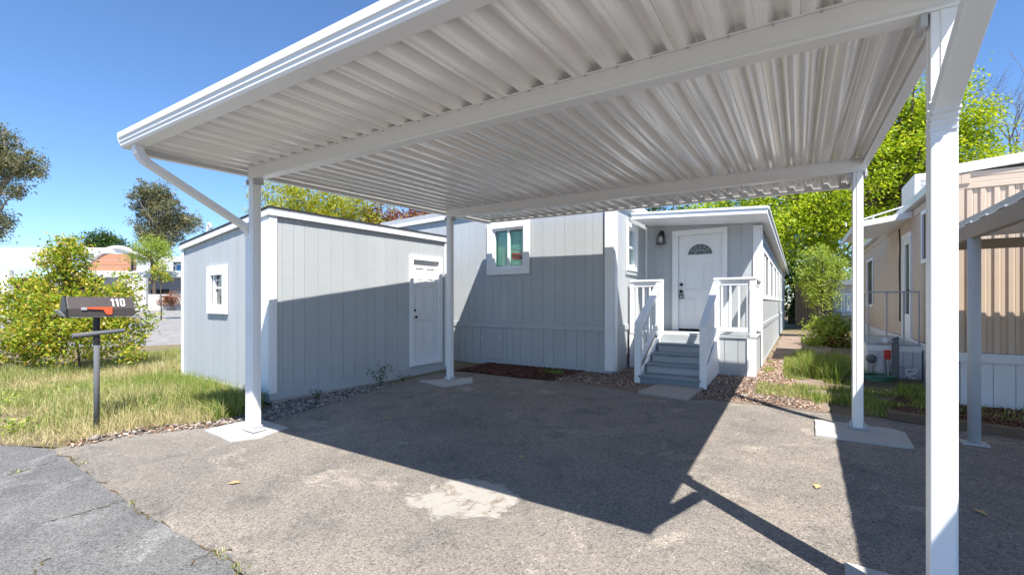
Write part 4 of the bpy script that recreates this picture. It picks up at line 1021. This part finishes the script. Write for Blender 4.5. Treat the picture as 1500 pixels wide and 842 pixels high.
def plant(name, label, cat, base, blobs, nclump, per, cr, size, mat, bark='bark', trunk=.15, limbs=10, seed=1, group=None, up=.35, aspect=.5, extra=None, split=None, bias=.45):
    r = np.random.default_rng(seed)
    t = thing(name, label, cat, base, 0, group)
    C = clump_points(blobs, nclump, r, bias)
    sc_ = r.uniform(.5,1.3,nclump)
    P = np.repeat(C, per, axis=0)+np.clip(r.normal(size=(nclump*per,3)),-1.7,1.7)*np.repeat(sc_*cr, per)[:,None]*np.array([1,1,.75])
    V, Fq = leaf_arrays(P, size, r, up, aspect=aspect); arr_mesh('crown', V, Fq, M[mat], t)
    if extra:
        for mt2, bl2, nc2 in extra:
            C2 = clump_points(bl2, nc2, r); P2 = np.repeat(C2, per, axis=0)+r.normal(size=(nc2*per,3))*cr
            V, Fq = leaf_arrays(P2, size, r, up, aspect=aspect); arr_mesh('crown', V, Fq, M[mt2], t)
    # trunk and limbs
    b0 = Vector(base); cen = sum((Vector(tuple(b[0])) for b in blobs), Vector())/len(blobs)
    mid = b0.lerp(cen, .55); mid.x += r.normal()*.15*trunk*4; mid.y += r.normal()*.15*trunk*4
    mb = MB(); mb.tube([b0-Vector((0,0,.1)), b0.lerp(mid,.5)+Vector((r.normal()*trunk*.4,r.normal()*trunk*.4,0)), mid, cen], [trunk*1.15,trunk*.9,trunk*.7,trunk*.3], 9)
    far = C[np.argsort(r.uniform(size=nclump))[:limbs]]
    for q in far:
        s_ = b0.lerp(cen, float(r.uniform(.45,.95))); q = Vector(q); m_ = s_.lerp(q,.5)+Vector((r.normal()*.2,r.normal()*.2,r.normal()*.2+.15))*min(1.,(q-s_).length*.3)
        mb.tube([s_, m_, q], [trunk*.38,trunk*.2,trunk*.06], 6, False)
    mb.build('trunk', M[bark], t, 0, False, True)
    return t
def B(u, v, D, ru, rv, rd):                            # crown lobe: centre seen at (u,v) at distance D, radii in metres
    p = spot(u, D, zat(v, D)); return (np.array(p), np.array([ru, rd, rv]))

# left yard shrub
bd = 8.6; k = bd/F_PX
plant('shrub', 'loose yellow green shrub growing behind the mailbox', 'shrub', spot(118,bd,g(3)-.03),
      [B(110,480,bd,.95,.75,.8), B(60,470,bd+.1,.75,.7,.7), B(165,470,bd,.7,.65,.65), B(100,375,bd,.50,.34,.40), B(95,372,bd,.46,.34,.40), B(98,412,bd,.40,.32,.4), B(98,395,bd,.45,.35,.4), B(170,425,bd-.1,.55,.36,.4), B(40,505,bd,.65,.55,.6), B(20,440,bd+.1,.5,.4,.5), B(60,425,bd+.1,.5,.35,.5), B(190,510,bd-.1,.4,.35,.4), B(120,440,bd,.6,.4,.5)],
      1050, 26, .085, .062, 'shrubleaf', trunk=.02, limbs=170, seed=3, up=.2, aspect=.55)
# trees on the left skyline
plant('eucalyptus_tree', 'big dark gum tree with drooping foliage left of the white carport roof', 'tree', spot(-60,34,.6),
      [B(-30,215,34,2.6,2.4,2.4), B(10,235,34,2.4,1.6,2), B(40,245,34,1.1,.8,1.1), B(20,280,34,1.0,.6,1), B(-20,320,34,1.6,1.6,1.6), B(5,335,34,.8,1.2,.8), B(-60,250,34,3,4,3)],
      430, 95, .36, .21, 'euca', 'bark_pale', .35, 40, 11, aspect=.35)
plant('eucalyptus_tree', 'rounded grey green gum tree rising behind the shed roof', 'tree', spot(228,46,.9),
      [B(222,290,46,1.9,1.8,1.7), B(250,315,46,2.1,1.7,2), B(205,315,46,1.3,1.2,1.2), B(278,328,46,1.2,1.2,1.1), B(235,345,46,2.2,1.3,2)],
      250, 90, .36, .24, 'euca', 'bark_pale', .3, 40, 12, aspect=.35)
plant('broadleaf_tree', 'mid green tree behind the arched roof house', 'tree', spot(150,44,.9), [B(148,352,44,1.7,.9,1.4), B(170,360,44,1.4,.8,1.2), B(130,362,44,1.,.7,1)], 150, 40, .3, .2, 'darkleaf', trunk=.2, limbs=8, seed=13)
plant('feathery_tree', 'bright feathery green tree leaning over the arched roof house', 'tree', spot(225,33,.8), [B(222,362,33,1.3,.8,1.1), B(205,375,33,.9,.6,.8), B(238,375,33,.7,.7,.7)], 150, 44, .25, .15, 'hedge', trunk=.14, limbs=10, seed=14, aspect=.3)
plant('red_shrub', 'rusty red shrub on the low grey wall across the side road', 'shrub', spot(252,29.5,.75), [B(252,436,29.5,.55,.55,.4), B(240,440,29.5,.4,.35,.4)], 60, 26, .12, .10, 'rust', trunk=.04, limbs=10, seed=15)
plant('young_tree', 'thin yellow leaved sapling in front of the arched roof house', 'tree', spot(236,22,.4), [B(236,392,22,.45,.42,.4), B(228,400,22,.3,.3,.3), B(243,405,22,.3,.3,.3)], 46, 22, .12, .10, 'shrubleaf', trunk=.03, limbs=10, seed=16)
# trees behind the shed and house
plant('gold_tree', 'dense yellow green tree crown rising behind the shed', 'tree', spot(470,20,.1), [B(420,300,20,1.6,1.15,1.6), B(470,305,20,1.7,1.2,1.7), B(530,310,20,1.5,1.2,1.5), B(395,335,20,.9,.9,1), B(490,350,20,2.8,1.4,2)], 480, 60, .22, .11, 'gold', trunk=.2, limbs=22, seed=21)
plant('plum_tree', 'red purple plum tree showing above the pale grey roof', 'tree', spot(600,20,.1), [B(585,325,20,1.5,1.0,1.4), B(620,330,20,1.2,.8,1.2), B(560,345,20,1.1,.8,1.1)], 170, 46, .2, .12, 'plum', trunk=.16, limbs=14, seed=22, extra=[('gold',[B(640,335,20.5,1.,.9,1.)],50)])
# the big maple behind the right hand side
plant('maple_tree', 'tall bright green maple spreading over the homes at the back', 'tree', spot(1268,19,.08),
      [B(1270,225,19,2.6,3.2,2.6), B(1330,205,19,2.2,2.6,2.2), B(1180,290,19,2.6,2.2,2.4), B(1080,320,19,2.2,1.3,2), B(1405,190,18.6,1.2,1.2,1.2), B(1390,125,18.6,.5,.8,.6), B(1445,150,18.4,.8,.35,.6), B(1430,205,18.4,.8,.4,.6), B(1420,260,18.4,1.6,1.3,1.6), B(1250,340,19,2.4,1.5,2.2), B(1370,300,19,2,1.6,2), B(1120,350,19,1.6,1.2,1.5), B(1460,240,18.4,.7,.6,.7)],
      760, 130, .33, .115, 'maple', trunk=.32, limbs=90, seed=31, aspect=.75)
plant('dark_tree', 'dark green trees at the far end of the side yard', 'tree', spot(1160,26,.08), [B(1155,400,26,1.6,2.6,1.6), B(1180,360,27,1.6,1.8,1.6), B(1165,440,26,1.0,1.4,1.0), B(1215,400,27,1.6,1.8,1.4)], 230, 46, .32, .2, 'darkleaf', trunk=.22, limbs=14, seed=32)
plant('dark_tree', 'dark leafy tree peeking above the porch roof', 'tree', spot(975,30,.08), [B(965,318,30,1.8,1.0,1.6), B(1000,325,30,1.6,.8,1.4), B(935,325,30,1.4,.9,1.4)], 120, 40, .3, .2, 'darkleaf', trunk=.2, limbs=12, seed=33, group=None)
plant('tall_shrub', 'tall light green shrub at the end of the side yard', 'shrub', spot(1200,15.4,.08), [B(1200,385,15.4,.62,.65,.6), B(1225,400,15.4,.45,.6,.5), B(1185,410,15.4,.45,.6,.45), B(1205,435,15.4,.5,.5,.5)], 200, 34, .14, .10, 'hedge', trunk=.05, limbs=18, seed=34, aspect=.3)
plant('low_shrub', 'low yellow green shrub with red shoots along the side path', 'shrub', spot(1212,12.6,.08), [B(1210,480,12.6,.48,.4,.5), B(1225,505,12.4,.45,.4,.5), B(1195,500,12.4,.3,.35,.4), B(1232,480,12.6,.3,.4,.4)], 170, 26, .11, .08, 'hedge', trunk=.03, limbs=18, seed=35, extra=[('rust',[B(1222,505,12.4,.3,.25,.3)],26), ('darkleaf',[B(1222,515,12.5,.4,.25,.4)],60)])
# leafless tree at far right
bt = thing('bare_tree', 'leafless twiggy tree standing beyond the tan home roof', 'tree', spot(1485,30,.1))
mb = MB(); r = random.Random(5)
def branch(p, d, L, rad, depth):
    q = p+d*L; mb.tube([p, p.lerp(q,.5)+Vector((r.gauss(0,.05),r.gauss(0,.05),r.gauss(0,.05)))*L, q], [rad,rad*.8,rad*.6], 5, False)
    if depth == 0: return
    for _ in range(r.choice((2,3,3))):
        nd_ = (d+Vector((r.gauss(0,.5),r.gauss(0,.5),r.gauss(.05,.4)))).normalized(); branch(q, nd_, L*r.uniform(.6,.85), rad*.58, depth-1)
branch(Vector(spot(1485,30,.0)), Vector((0,0,1)), 5.6, .2, 6)
mb.build('trunk', M['bark_pale'], bt)

# ------------------------------------------------------------------ far left: rising road, houses
mb = MB(); near, far_ = 12.5, 31
def row(D, z): return [spot(u, D, z) for u in (-900, 330)]
rows = [row(near,-.16), row(near+.3,-.085), row(18,.22), row(far_,.80), row(90,.9)]
for a, b in zip(rows, rows[1:]): mb.face([a[0], a[1], b[1], b[0]])
M['pale_road'] = asphalt('pale_road_asphalt', (.27,.265,.26), (.31,.30,.29), (.22,.22,.22), .1)
tag(mb.build('side_road', M['pale_road']), kind='structure')
ah = thing('arched_house', 'grey house with an arched roof gable of orange boards', 'house', spot(200,35,.8), YAW)
px = 35/F_PX
def hx(u): return (u-200)*px
def hz(v): return zat(v,35)
def hb(name, u0, u1, v0, v1, d0, d1, mat, parent=None, bevel=.0): return MB().box((hx(u0),d0,hz(v1)-.8),(hx(u1),d1,hz(v0)-.8)).build(name, M[mat], parent or ah, bevel, True)
wl = hb('wall', 96, 330, 404, 457, .0, 4., 'grey_wall')
rfo = hb('roof', 86, 345, 398, 407, -.7, 4.4, 'roofwhite', None, .05)
wn = hb('window', 178, 192, 416, 434, -.04, -.005, 'white')
for i in range(4): hb('pane', 179.5+i*3, 181.5+i*3, 418, 432, -.05, -.041, 'darkroom', wn)
wn = hb('window', 222, 248, 424, 452, -.05, -.005, 'darkroom')
arc = MB(); pts = [(hx(203-13*math.cos(t)), -.06, hz(452-36*math.sin(t)**.8)-.8) for t in [math.pi*i/14 for i in range(15)]]
arc.tube(pts, .10, 6); arc.build('arched_doorway', M['white'], ah, 0, True)
# curved gable
AX0, AX1 = 120, 200
def arch(u): 
    t = (u-AX0)/(AX1-AX0); return 397-34*math.sin(math.pi*min(1,t*.80+.02))**.75
us_ = [AX0+(AX1-AX0)*i/16 for i in range(17)]
gb = MB(); gb.prism([(hx(u),.3,hz(arch(u))-.8) for u in us_]+[(hx(AX1),.3,hz(398)-.8),(hx(AX0),.3,hz(398)-.8)], (0,3.5,0)); gbo = gb.build('gable', M['white'], ah, 0, True)
for j, (va, vb) in enumerate(((388.4,396),(380,387.6),(371,379.2))):
    us2 = [u for u in np.linspace(AX0+5, AX1-6, 24) if vb-max(va, arch(u)+3.5) > .6]
    if len(us2) < 3: continue
    mb = MB(); mb.prism([(hx(u),.22+.03*j,hz(max(va, arch(u)+3.5))-.8) for u in us2]+[(hx(us2[-1]),.22+.03*j,hz(vb)-.8),(hx(us2[0]),.22+.03*j,hz(vb)-.8)], (0,.07,0)); mb.build('gable_board', M['orange'], gbo, 0, True)
tr = MB(); tr.tube([(hx(u),.22,hz(arch(u))-.8+.05) for u in us_], .16, 6); tr.build('arch_trim', M['white'], gbo, 0, True, True)
MB().tube([(hx(197),-.2,hz(399)-.8),(hx(197),-.2,hz(372)-.8)],.09,8).build('roof_pipe', M['black'], ah, 0, True)
pw = thing('low_wall', 'low pale grey retaining wall across the side road', 'wall', spot(230,30,.75), YAW)
px2 = 30/F_PX
for i in range(9):
    a = (150-230+i*21)*px2; MB().box((a,0,-.2),(a+21*px2-.015,.3,zat(431,30)-.75)).build('wall_block', M['lt_wall'], pw, .02, True)
fh = thing('hillside_house', 'pale flat roofed house with blue window behind the arched house', 'house', spot(262,46,.9), YAW)
px3 = 46/F_PX
def fb(name, u0, u1, v0, v1, d0, d1, mat, parent=None): return MB().box(((u0-262)*px3,d0,zat(v1,46)-.9),((u1-262)*px3,d1,zat(v0,46)-.9)).build(name, M[mat], parent or fh, 0, True)
fb('wall', 246, 360, 384, 452, 0, 4, 'grey_wall'); fb('roof', 242, 366, 377, 384, -.6, 4.5, 'white')
w1 = fb('window', 249, 258, 388, 402, -.06, -.005, 'white'); fb('pane', 250.5, 256.5, 390, 401, -.08, -.061, 'darkroom', w1)
w1 = fb('window', 259, 276, 386, 401, -.06, -.005, 'white'); fb('pane', 260, 275, 388, 400, -.08, -.061, 'bluewin', w1)
wc = thing('white_carport', 'white carport with broad fascia beyond the yellow green shrub', 'carport', spot(10,24,.4), YAW)
px4 = 24/F_PX
def wb(name, u0, u1, v0, v1, d0, d1, mat, parent=None, bev=.0): return MB().box(((u0-10)*px4,d0,zat(v1,24)-.4),((u1-10)*px4,d1,zat(v0,24)-.4)).build(name, M[mat], parent or wc, bev, True)
wb('fascia', -160, 84, 374, 393, -.05, .05, 'roofwhite', None, .02)
for i in range(9):
    ua = -150+i*22; mb = MB(); mb.prism([((ua-10)*px4,.06,zat(375,24)-.4),((ua+22-10)*px4,.06,zat(375,24)-.4),((ua+11-10)*px4,.06,zat(366,24)-.4)], (0,5,.75)); mb.build('roof_panel', M['lt_wall'], wc, 0, True)
for u in (8, -140, 78): wb('post', u-5, u+5, 396, 468 if u != 8 else 470, -.04, .25, 'white', None, .01)
wb('back_wall', -160, 4, 398, 468, 5.8, 6., 'maroon'); wb('back_wall', 4.2, 84, 398, 468, 5.8, 6., 'lt_wall')
# small home and fence at the end of the side path
eh = thing('back_home', 'grey home with a white eave beyond the tall shrub', 'house', spot(1240,24,.08), YAW)
p5 = 24/F_PX
def eb(name, u0, u1, v0, v1, d0, d1, mat, parent=None): return MB().box(((u0-1240)*p5,d0,max(zat(v1,24)-.08,-.05)),((u1-1240)*p5,d1,zat(v0,24)-.08)).build(name, M[mat], parent or eh, 0, True)
eb('wall', 1222, 1275, 418, 480, 0, 3, 'lt_wall'); eb('roof', 1214, 1282, 410, 417.5, -.6, 3.4, 'white')
for i in range(9): eb('baluster', 1219+i*4, 1220.6+i*4, 432, 456, -.65, -.60, 'white')
eb('railing', 1217, 1256, 430, 432, -.67, -.58, 'white'); eb('porch_floor', 1217, 1258, 457, 462, -.8, 0, 'lt_wall')
fn = thing('plank_fence', 'weathered pale plank fence behind the tall shrub', 'fence', spot(1180,21,.08), YAW)
p6 = 21/F_PX
for i in range(12):
    a = (1165-1180+i*4.6)*p6; MB().box((a,0,-.05),(a+4.2*p6,.03,zat(418+random.uniform(-2,2),21)-.08)).build('plank', M['wood_brown'], fn, 0, True)
MB().box((-.5,.031,.35),(1.25,.07,.45)).build('rail', M['wood_brown'], fn, 0, True)

# ------------------------------------------------------------------ grass, gravel, litter
def inpoly(P, poly):
    x, y = P[:,0], P[:,1]; ins = np.zeros(len(P), bool); n = len(poly); j = n-1
    for i in range(n):
        xi, yi = poly[i]; xj, yj = poly[j]
        c_ = ((yi > y) != (yj > y)) & (x < (xj-xi)*(y-yi)/(yj-yi+1e-12)+xi); ins ^= c_; j = i
    return ins
def scatter(poly, n, r):
    a = np.array(poly); lo, hi = a.min(0), a.max(0); P = r.uniform(lo, hi, size=(n,2)); return P[inpoly(P, poly)]
def gv(y): return .025*(np.clip(y,1.2,9.)-6)
def pnoise(P, sc_, seed):
    r = np.random.default_rng(seed); out = np.zeros(len(P))
    for _ in range(6):
        k_ = r.normal(size=2)*sc_; out += np.sin(P@k_+r.uniform(0,6.28))
    return out/6
def grass(name, label, P, h, wd, mat, seed, lean=.5, dz=-.03):
    r = np.random.default_rng(seed); n = len(P); h = h*r.uniform(.45,1.25,n)
    b = np.column_stack([P, gv(P[:,1])+dz]); th = r.uniform(0,6.283,n); sd_ = np.column_stack([np.cos(th),np.sin(th),np.zeros(n)])
    ln = r.uniform(0,6.283,n); la = np.abs(r.normal(size=n))*lean
    ld_ = np.column_stack([np.cos(ln),np.sin(ln),np.zeros(n)])*(la*h)[:,None]
    upv = np.array([0,0,1.])
    W_ = (wd*r.uniform(.6,1.3,n))[:,None]
    V = np.empty((n,5,3)); V[:,0] = b-sd_*W_/2; V[:,1] = b+sd_*W_/2
    m_ = b+upv*(h*.55)[:,None]+ld_*.35; V[:,2] = m_+sd_*W_*.38; V[:,3] = m_-sd_*W_*.38
    V[:,4] = b+upv*(h*(1-.25*np.minimum(la,1)))[:,None]+ld_
    Fq = np.empty((n,3,3), int); i0 = np.arange(n)*5
    Fq[:,0] = np.column_stack([i0,i0+1,i0+2]); Fq[:,1] = np.column_stack([i0,i0+2,i0+3]); Fq[:,2] = np.column_stack([i0+3,i0+2,i0+4])
    o = arr_mesh(name, V.reshape(-1,3), Fq.reshape(-1,3), M[mat]); return tag(o, label, 'grass', kind='stuff')
YARD = [(-5.97,1.30),(-6.5,1.05),(-9,.90),(-13,.85),(-13,6),(-8.95,5),(-8.85,3.38),(-5.9,3.2),(-5.55,3.0),(-5.55,2.45),(-5.95,1.95)]
P = scatter(YARD, 85000, rng); nz_ = pnoise(P, 2.2, 4); P = P[(nz_ > -.55)]
hh = .20+.15*pnoise(P, 1.4, 5)+.10*pnoise(P, 5., 6); near_edge = np.minimum(1, np.maximum(.30, (P[:,1]-.95)*1.0)); hh = np.clip(hh*near_edge+.02, .03, .4)
dry = pnoise(P, 1.7, 77)+.35*pnoise(P, 6., 78)+rng.normal(size=len(P))*.12 > .17
grass('meadow_grass', 'tall fresh green grass around the mailbox', P[~dry], hh[~dry], .0055, 'grass', 41)
M['straw'] = island('straw_grass', [(0,(.24,.27,.08)),(.3,(.42,.38,.16)),(.7,(.60,.50,.28)),(1,(.70,.62,.42))], .7, .25)
grass('straw_grass', 'dry straw coloured grass patches around the mailbox', P[dry], hh[dry]*1.05, .005, 'straw', 49, .8)
P = scatter([(-6.2,2.6),(-5.55,2.5),(-5.6,3.1),(-5.9,3.2),(-8.7,3.36),(-8.7,2.7)], 16000, rng); P = P[pnoise(P,3.1,8) > -.15]
grass('green_grass', 'green grass tufts along the shed wall', P, .26*np.ones(len(P)), .007, 'grass_g', 42)
RY = [(.25,6.42),(.85,6.38),(1.45,7.3),(1.55,9.2),(.9,9.2),(.85,11.4),(.2,13),(-.25,12),(-.2,8.5),(.0,7.2)]
P = scatter(RY, 42000, rng); nz_ = pnoise(P, 3.2, 14); P = P[nz_ > -.05]
grass('lawn_grass', 'green grass between the litter path and the tan home', P, np.clip(.11+.10*pnoise(P,2.2,15),.03,.3), .006, 'grass_g', 43, dz=-.02)
P = scatter([(.0,8.6),(.55,8.3),(.6,9.8),(.05,9.9)], 7000, rng); P = P[pnoise(P,4,17) > -.2]
grass('tall_grass', 'tall light green grass clump in the side yard', P, .36*np.ones(len(P)), .006, 'grass_g', 44)
P = scatter([(1.0,6.45),(1.5,7.4),(5,7.4),(5,6.0),(2.1,6.1)], 4500, rng); P = P[pnoise(P,3.4,18) > .1]
grass('bed_grass', 'short sparse grass in the bed before the tan home', P, .09*np.ones(len(P)), .006, 'grass', 45)
P = scatter([(-2.9,6.95),(-2.75,7.4),(-4.0,7.4),(-4.1,7.1),(-3.3,6.75)], 2600, rng); P = P[pnoise(P,4,19) > .25]
grass('weedy_grass', 'thin green grass at the foot of the house skirting', P, .10*np.ones(len(P)), .005, 'grass_g', 46, dz=-.01)
P = scatter([(-.5,6.5),(.25,6.4),(.0,7.4),(-.2,9.5),(-.5,10.5)], 14000, rng); P = P[pnoise(P,4.5,20) > .0]
grass('sparse_grass', 'sparse straw coloured grass in the litter by the porch', P, .07*np.ones(len(P)), .005, 'grass', 47, dz=-.008)
P = np.vstack([np.array([Gp(u,v)]*14)+rng.normal(size=(14,2))*.02 for u, v in ((92,662),(110,672),(330,815),(320,808),(30,690),(20,692),(195,736),(345,828),(120,678),(350,836))])
grass('crack_weeds', 'dry weeds in the joint between road and driveway', P, .03*np.ones(len(P)), .005, 'grass', 48, dz=-.006)
cl = scatter(YARD, 420, rng); cl = cl[(pnoise(cl, 1.8, 31) > .0)]
C_ = np.repeat(cl, 26, axis=0)+rng.normal(size=(len(cl)*26,2))*.07
C_ = np.column_stack([C_, gv(C_[:,1])+np.abs(rng.normal(size=len(C_)))*.07])
V_, F_ = leaf_arrays(C_, .045, rng, .5, aspect=.45); tag(arr_mesh('broadleaf_weeds', V_, F_, M['hedge']), 'low broadleaf weeds scattered through the grass by the mailbox', 'weeds', kind='stuff')
# stones and chips
ICO = np.array([(0,0,1),(.9,0,.3),(.28,.85,.3),(-.72,.53,.3),(-.72,-.53,.3),(.28,-.85,.3),(0,0,-.6)])
ICF = np.array([(0,1,2),(0,2,3),(0,3,4),(0,4,5),(0,5,1),(6,2,1),(6,3,2),(6,4,3),(6,5,4),(6,1,5)])
def stones(name, label, cat, P, size, mat, seed, flat=.7, dz=0.):
    r = np.random.default_rng(seed); n = len(P); s_ = size*r.lognormal(0,.35,n)
    V = ICO[None]*(s_[:,None]*r.uniform(.6,1.3,(n,3)))[:,None,:]; V = V+r.normal(size=V.shape)*(s_*.12)[:,None,None]; V[:,:,2] *= flat
    th = r.uniform(0,6.28,n); c_, s2 = np.cos(th), np.sin(th)
    X = V[:,:,0]*c_[:,None]-V[:,:,1]*s2[:,None]; Y = V[:,:,0]*s2[:,None]+V[:,:,1]*c_[:,None]
    V = np.stack([X+P[:,0,None], Y+P[:,1,None], V[:,:,2]+(gv(P[:,1])+dz+s_*.25*flat)[:,None]], 2)
    Fq = (ICF[None]+7*np.arange(n)[:,None,None]).reshape(-1,3)
    return tag(arr_mesh(name, V.reshape(-1,3), Fq, M[mat]), label, cat, kind='stuff')
def chips(name, label, cat, P, size, mat, seed, dz=0., aspect=.5):
    r = np.random.default_rng(seed); n = len(P); C = np.column_stack([P, gv(P[:,1])+dz+r.uniform(.002,.014,n)])
    V, Fq = leaf_arrays(C, size, r, 1.4, aspect=aspect); return tag(arr_mesh(name, V, Fq, M[mat]), label, cat, kind='stuff')
P = scatter([(-5.50,2.85),(-5.05,2.85),(-5.1,3.3),(-5.2,4.0),(-5.35,5.0),(-5.55,5.0),(-5.72,4.2),(-5.78,3.35)], 5500, rng)
stones('gravel', 'pale gravel strip along the shed base', 'gravel', P, .014, 'gravel', 51, dz=-.012)
P = scatter([(-6.05,1.4),(-5.85,1.4),(-5.78,1.87),(-5.42,2.32),(-5.2,2.8),(-5.55,2.9),(-5.68,2.4),(-6.05,1.95)], 900, rng)
stones('edge_gravel', 'loose stones where the grass meets the driveway', 'gravel', P, .02, 'gravel', 52, dz=-.012)
P = scatter([(-6.05,1.35),(-5.82,1.35),(-5.7,1.9),(-5.3,2.4),(-5.45,2.7),(-5.62,2.4),(-6.05,1.95)], 500, rng)
chips('edge_litter', 'dry leaves along the grass edge of the driveway', 'leaf litter', P, .05, 'litter', 53)
P = scatter([(-5.3,6.42),(-4.8,6.44),(-3.3,6.44),(-3.2,7.45),(-5.3,7.45)], 9000, rng)
chips('bark_mulch', 'red brown bark mulch under the house wall', 'mulch', P, .042, 'mulch', 54)
P = scatter([(-3.4,6.5),(-2.3,6.42),(-1.9,6.3),(-.77,6.3),(.25,6.3),(.1,7.2),(-.1,9),(-.35,11),(-.55,11),(-.56,8.2),(-2.6,8.2),(-2.65,7.4),(-3.3,7.44)], 20000, rng)
chips('leaf_litter', 'pinkish brown leaf litter around the porch steps', 'leaf litter', P, .036, 'litter', 55, dz=.001)
P = scatter([(-3.2,6.6),(-2.2,6.5),(-2.1,8.1),(-2.6,8.1),(-2.65,7.4),(-3.2,7.4)], 1500, rng); P = np.vstack([P, scatter([(-1.1,6.45),(.0,6.4),(-.1,7.6),(-.5,8.1),(-1.1,8.1)], 2200, rng)])
stones('porch_gravel', 'pale pebbles mixed in the litter beside the porch', 'gravel', P, .010, 'gravel', 56, dz=-.004)
P = scatter([(.95,6.42),(2.1,6.15),(5,5.8),(5,7.4),(1.6,7.4)], 5000, rng)
chips('bed_mulch', 'dark red leaf litter in the bed before the tan home', 'mulch', P, .045, 'mulch', 57)
P = scatter([(-5.3,1.4),(1.2,1.4),(1.2,6.2),(-5.3,6.2)], 900, rng)
stones('loose_grit', 'small loose stones strewn on the driveway', 'grit', P, .0045, 'gravel', 58, dz=-.012)
# single fallen leaves
for i, (u, v, lab) in enumerate(((763,668,'small yellow leaf lying on the shaded driveway'),(1435,748,'curled brown leaf on the asphalt beneath the neighbour carport'),(343,706,'orange leaf on the sunny driveway near the road edge'),(1197,711,'tan leaf in the sunny strip between the two carport shadows'),(566,612,'brown leaf in the shade by the shed side of the driveway'))):
    x, y = Gp(u, v); z = g(y)-.010; a = random.uniform(0,6.28); s_ = .045 if i else .03
    mb = MB(); ca, sa = math.cos(a)*s_, math.sin(a)*s_
    top = [(x-ca,y-sa,z+.004),(x-sa*.55,y+ca*.55,z+.012),(x+ca*.3-sa*.4,y+sa*.3+ca*.4,z+.014),(x+ca*1.1,y+sa*1.1,z+.006),(x+ca*.3+sa*.45,y+sa*.3-ca*.45,z+.012),(x+sa*.5,y-ca*.5,z+.01)]
    mb.prism(top, (0,0,.002)); tag(mb.build('fallen_leaf', M['dryleaf'], None), lab, 'leaf')
# weeds at the shed base
def weed(x, y, h, n, label, seed, leafsz=.05):
    r = np.random.default_rng(seed); t = thing('weed', label, 'weed', (x,y,g(y)-.01)); mb = MB(); C = []
    for _ in range(n):
        d = r.normal(size=2)*.45; p0_ = Vector((x,y,g(y)-.02)); p1_ = p0_+Vector((d[0]*h*.4,d[1]*h*.4,h*.6)); p2_ = p0_+Vector((d[0]*h,d[1]*h,h*r.uniform(.8,1.1)))
        mb.tube([p0_,p1_,p2_],[.004,.003,.0015],5,False)
        for t_ in np.linspace(.25,1,9):
            q = p0_.lerp(p1_,min(1,t_*2)) if t_ < .5 else p1_.lerp(p2_,t_*2-1); C.append(np.array(q)+r.normal(size=3)*.025)
    V, Fq = leaf_arrays(np.array(C), leafsz, r, .3, aspect=.4); arr_mesh('leaves', V, Fq, M['weed'], t); mb.build('stem', M['weed'], t)
weed(-5.42,4.75,.36,9,'taller green weed growing against the shed wall',61)
weed(-5.52,3.75,.13,7,'small green weed in the gravel at the shed corner',62,.035)
weed(-5.40,5.2,.14,5,'tiny weed sprout by the shed footing',63,.03)
